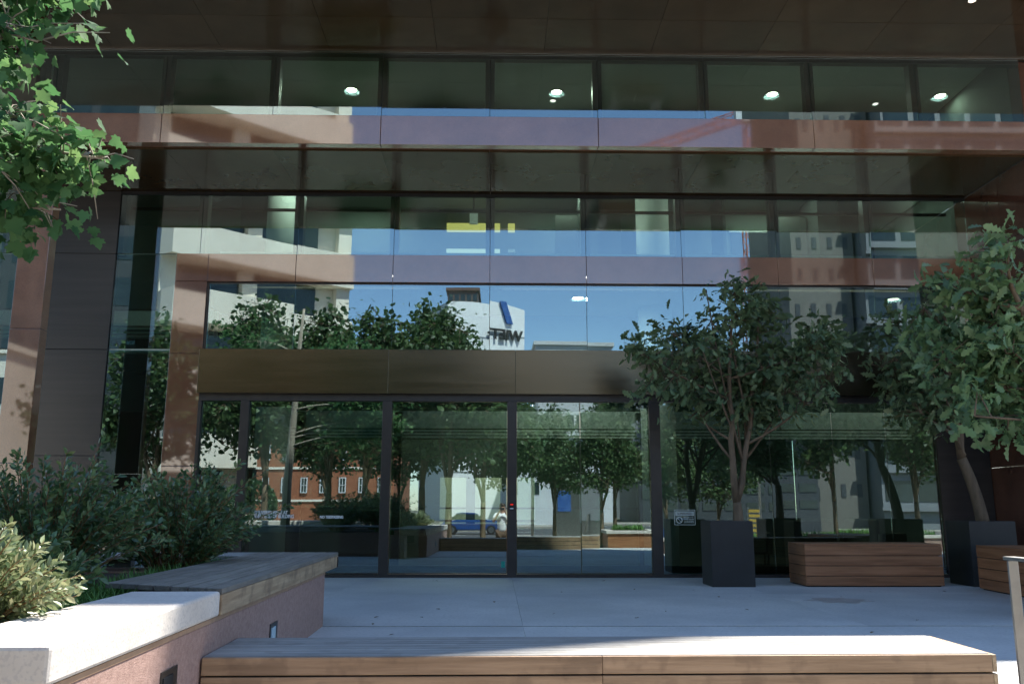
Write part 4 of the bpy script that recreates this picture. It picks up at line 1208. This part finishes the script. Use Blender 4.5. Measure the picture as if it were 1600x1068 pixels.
# raised street beds with grass
for i, (a, b, y, lab) in enumerate(((6.2, 16.5, -6.6, "long stone edged street bed with bright grass mirrored above the block bench"), (3.9, 5.6, -5.5, "short brown edged street bed with grass mirrored in the right door"), (-14, -3.2, -6.4, "long street bed under the left street trees"))):
    t = thing("street_bed", lab, "planter", (a, y, -.6), group="raised beds of the street trees")
    part(t, "wall", MB().box(a, b, y - .8, y + .8, -.6, -.02), M_PINK if i != 1 else M_IPE)
    part(t, "coping", MB().box(a - .05, b + .05, y - .85, y + .85, -.018, .09), M_CAP, bevel=.01)
    part(t, "soil_bed", MB().box(a + .25, b - .25, y - .6, y + .6, .092, .10), M_SOIL)
    blades(int((b - a) * 160), lambda: (rng.uniform(a + .3, b - .3), y + rng.uniform(-.55, .55), .1), .22, .03, "bed_grass",
           ["bright grass in the long street bed mirrored above the block bench", "tuft of grass in the short brown street bed", "grass in the bed under the left street trees"][i], (a, y, .1))
t = thing("clipped_hedge", "round clipped green shrub mirrored in the left door", "shrub", (-12.8, -24.5, -.6))
hp = rng.normal(size=(2600, 3)); hp /= np.linalg.norm(hp, axis=1, keepdims=True)
part(t, "foliage", leaves(np.array([-12.8, -19.5, .75]) + hp * np.array([1.2, 1.1, 1.35]) * rng.uniform(.9, 1, (2600, 1)), hp + rng.normal(size=(2600, 3)) * .4, rng.uniform(.12, .2, 2600), STRT, rng), M_STREETLEAF)
part(t, "stem", MB().tube([(-12.8, -19.5, -.6), (-12.8, -19.5, .4)], .06, 8), M_BARKL)

# kiosk, lamp posts
t = thing("poster_kiosk", "street kiosk with a blue poster mirrored in the right door", "kiosk", (4.3, -20.5, -.6))
part(t, "frame", MB().box(3.1, 5.6, -20.8, -20.5, -.6, 2.6), M_STEEL, bevel=.02)
part(t, "poster", MB().box(3.3, 4.0, -20.49, -20.46, .7, 1.8), M_BLUEBOARD)
part(t, "poster", MB().box(4.45, 5.45, -20.49, -20.46, .1, 2.4), M_GREYT)
def lamp_post(x, y, h, label):
    t = thing("street_lamp", label, "street lamp", (x, y, -.6), group="street lamps along the road")
    part(t, "pole", MB().tube([(x, y, -.6), (x, y, h * .6), (x, y, h)], [.09, .07, .05], 10), M_STEEL, smooth=True)
    part(t, "arm", MB().tube([(x, y, h - .05), (x - 1.0, y, h + .15), (x - 1.9, y, h + .15)], .03, 8), M_STEEL)
    part(t, "lamp_head", MB().box(x - 2.7, x - 1.85, y - .15, y + .15, h + .08, h + .22), M_DARK, bevel=.03)
lamp_post(2.0, -21.3, 7.4, "street lamp by the kiosk with its arm over the pavement")
lamp_post(14.5, -21.3, 7.4, "street lamp further right along the road")
t = thing("yellow_barrier", "small yellow slatted barrier mirrored through the glass above the block bench", "barrier", (14.0, -21, -.6))
g = MB()
for k in range(6): g.box(13.8, 14.4, -21.1, -21.04, -.2 + .26 * k, -.04 + .26 * k)
part(t, "slats", g, M_YSIGN)
for x in (13.75, 14.4): part(t, "post", MB().box(x, x + .06, -21.16, -21.101, -.6, 1.4), M_STEEL)

# blue car
def car(x, y, label):
    z = -.70
    t = thing("parked_car", label, "car", (x, y, z))
    L0 = x - 2.1
    prof = [(0, .28), (0.05, .62), (.25, .82), (1.0, .93), (1.25, .95), (3.2, .95), (3.95, .86), (4.2, .6), (4.22, .28)]
    g = MB(); g.extr([(L0 + a, z + b) for a, b in prof][::-1], y - .86, y + .86); part(t, "body", g, M_CARBLUE, bevel=.06)
    cab = [(.55, .94), (1.1, 1.36), (1.5, 1.43), (2.3, 1.40), (3.15, .96)]
    g = MB(); g.extr([(L0 + a, z + b) for a, b in cab][::-1], y - .72, y + .72); part(t, "windows", g, M_WINDARK, bevel=.03)
    g = MB(); g.extr([(L0 + a, z + b) for a, b in [(1.0, 1.375), (1.45, 1.455), (2.3, 1.43), (2.55, 1.34), (2.45, 1.33), (1.1, 1.33)]][::-1], y - .73, y + .73); part(t, "roof", g, M_CARBLUE, bevel=.02)
    for wx in (.8, 3.4):
        for wy in (y - .80, y + .80):
            w = part(t, "wheel", MB().tube([(L0 + wx, wy - .1, z + .31), (L0 + wx, wy + .1, z + .31)], .31, 20), M_RUBBER)
            part(w, "rim", MB().tube([(L0 + wx, wy - .11, z + .31), (L0 + wx, wy + .11, z + .31)], .19, 12), M_STEEL)
    for s in (-.6, .6):
        part(t, "headlight", MB().box(L0 + 4.12, L0 + 4.235, y + s - .17, y + s + .17, z + .58, z + .70), M_LENS, bevel=.02)
car(-2.1, -33.5, "blue hatchback on the road mirrored in the middle door")
car(11.6, -25.5, "blue hatchback at the kerb mirrored beside the planter")

# ------------------------------------------------------------------ the photographer, seen in the glass
def skin_obj(name, verts, edges, radii, m, parent, base, root=0, sub=2):
    me = bpy.data.meshes.new(name)
    me.from_pydata([(v[0] - base[0], v[1] - base[1], v[2] - base[2]) for v in verts], edges, [])
    me.materials.append(m)
    o = bpy.data.objects.new(name, me); COL.objects.link(o)
    if parent is not None: o.parent = parent
    md = o.modifiers.new('skin', 'SKIN'); md.use_smooth_shade = True
    for i, r_ in enumerate(radii):
        sv = me.skin_vertices[0].data[i]; sv.radius = (r_, r_); sv.use_root = (i == root)
    s = o.modifiers.new('sub', 'SUBSURF'); s.levels = 1; s.render_levels = sub
    return o
px_, py_ = .05, -.36
gz = -.6
base = (px_, py_, gz)
V, E, RR = [], [], []
def sk(p, r, par=None):
    V.append((px_ + p[0], py_ + p[1], gz + p[2])); RR.append(r)
    if par is not None: E.append((par, len(V) - 1))
    return len(V) - 1
pel = sk((0, 0, .95), .135)
wa = sk((0, 0, 1.10), .12, pel); ch = sk((0, .01, 1.30), .15, wa); nb = sk((0, 0, 1.43), .07, ch); nk = sk((0, .02, 1.50), .052, nb); hd = sk((0, .04, 1.60), .085, nk); ht = sk((0, .03, 1.68), .08, hd)
for s in (-1, 1):
    hip = sk((s * .10, 0, .90), .10, pel); kn = sk((s * .12, .03, .50), .062, hip); an = sk((s * .13, -.02, .09), .042, kn); toe = sk((s * .15, .16, .035), .035, an)
    shd = sk((s * .18, 0, 1.40), .065, nb); el = sk((s * .27, .14, 1.20), .045, shd); wr = sk((s * .09, .235, 1.50), .030, el); pa = sk((s * .065, .25, 1.555), .032, wr)
    for k in range(4):
        a = sk((s * (.05 - .008 * k), .262, 1.585 + .016 * k - .02), .0095, pa)
        b = sk((s * (.022 - .004 * k), .275, 1.592 + .015 * k - .02), .0085, a)
        sk((s * (.006), .262, 1.592 + .013 * k - .02), .0075, b)
    a = sk((s * .07, .235, 1.54), .011, pa); sk((s * .045, .215, 1.525), .009, a)
P_ = tag(skin_obj("person", V, E, RR, M_SKIN, None, base), "photographer in a white shirt with raised arms mirrored in the middle door", "person")
P_.location = base
# shirt, trousers, hair, shoes as children
V, E, RR = [], [], []
a = sk((0, 0, .88), .165); b = sk((0, 0, 1.05), .155, a); c = sk((0, .01, 1.28), .18, b); d = sk((0, 0, 1.42), .10, c)
for s in (-1, 1):
    e1 = sk((s * .19, 0, 1.40), .088, d); sk((s * .245, .10, 1.265), .078, e1)
skin_obj("shirt", V, E, RR, M_SHIRT, P_, base)
V, E, RR = [], [], []
a = sk((0, 0, .93), .15)
for s in (-1, 1):
    b = sk((s * .10, 0, .86), .115, a); c = sk((s * .12, .03, .50), .085, b); sk((s * .13, -.01, .12), .065, c)
skin_obj("trousers", V, E, RR, M_TROUS, P_, base)
def pchild(name, mbx, m, **kw):
    o = _obj(name, mbx, m, base, P_, **kw); return o
pchild("hair", MB().ell((px_, py_ + .01, gz + 1.685), (.095, .105, .085)), M_HAIR, smooth=True)
pchild("nose", MB().ell((px_, py_ + .135, gz + 1.60), (.014, .02, .022), 8, 6), M_SKIN, smooth=True)
for s in (-1, 1):
    pchild("ear", MB().ell((px_ + s * .088, py_ + .035, gz + 1.60), (.012, .02, .032), 8, 6), M_SKIN, smooth=True)
    pchild("shoe", MB().ell((px_ + s * .145, py_ + .07, gz + .045), (.05, .135, .045), 12, 8), M_SHIRT, smooth=True)
# the camera body sits just behind the viewpoint
t = thing("hand_camera", "small black camera held up by the photographer", "camera", (px_ - .0, py_ + .29, gz + 1.59))
cx, cy, cz = px_, py_ + .285, gz + 1.59
part(t, "camera_body", MB().box(cx - .06, cx + .06, cy - .025, cy + .02, cz - .04, cz + .04), M_BLACK, bevel=.006)
part(t, "lens_barrel", MB().tube([(cx, cy + .02, cz), (cx, cy + .06, cz)], .03, 16), M_BLACK)
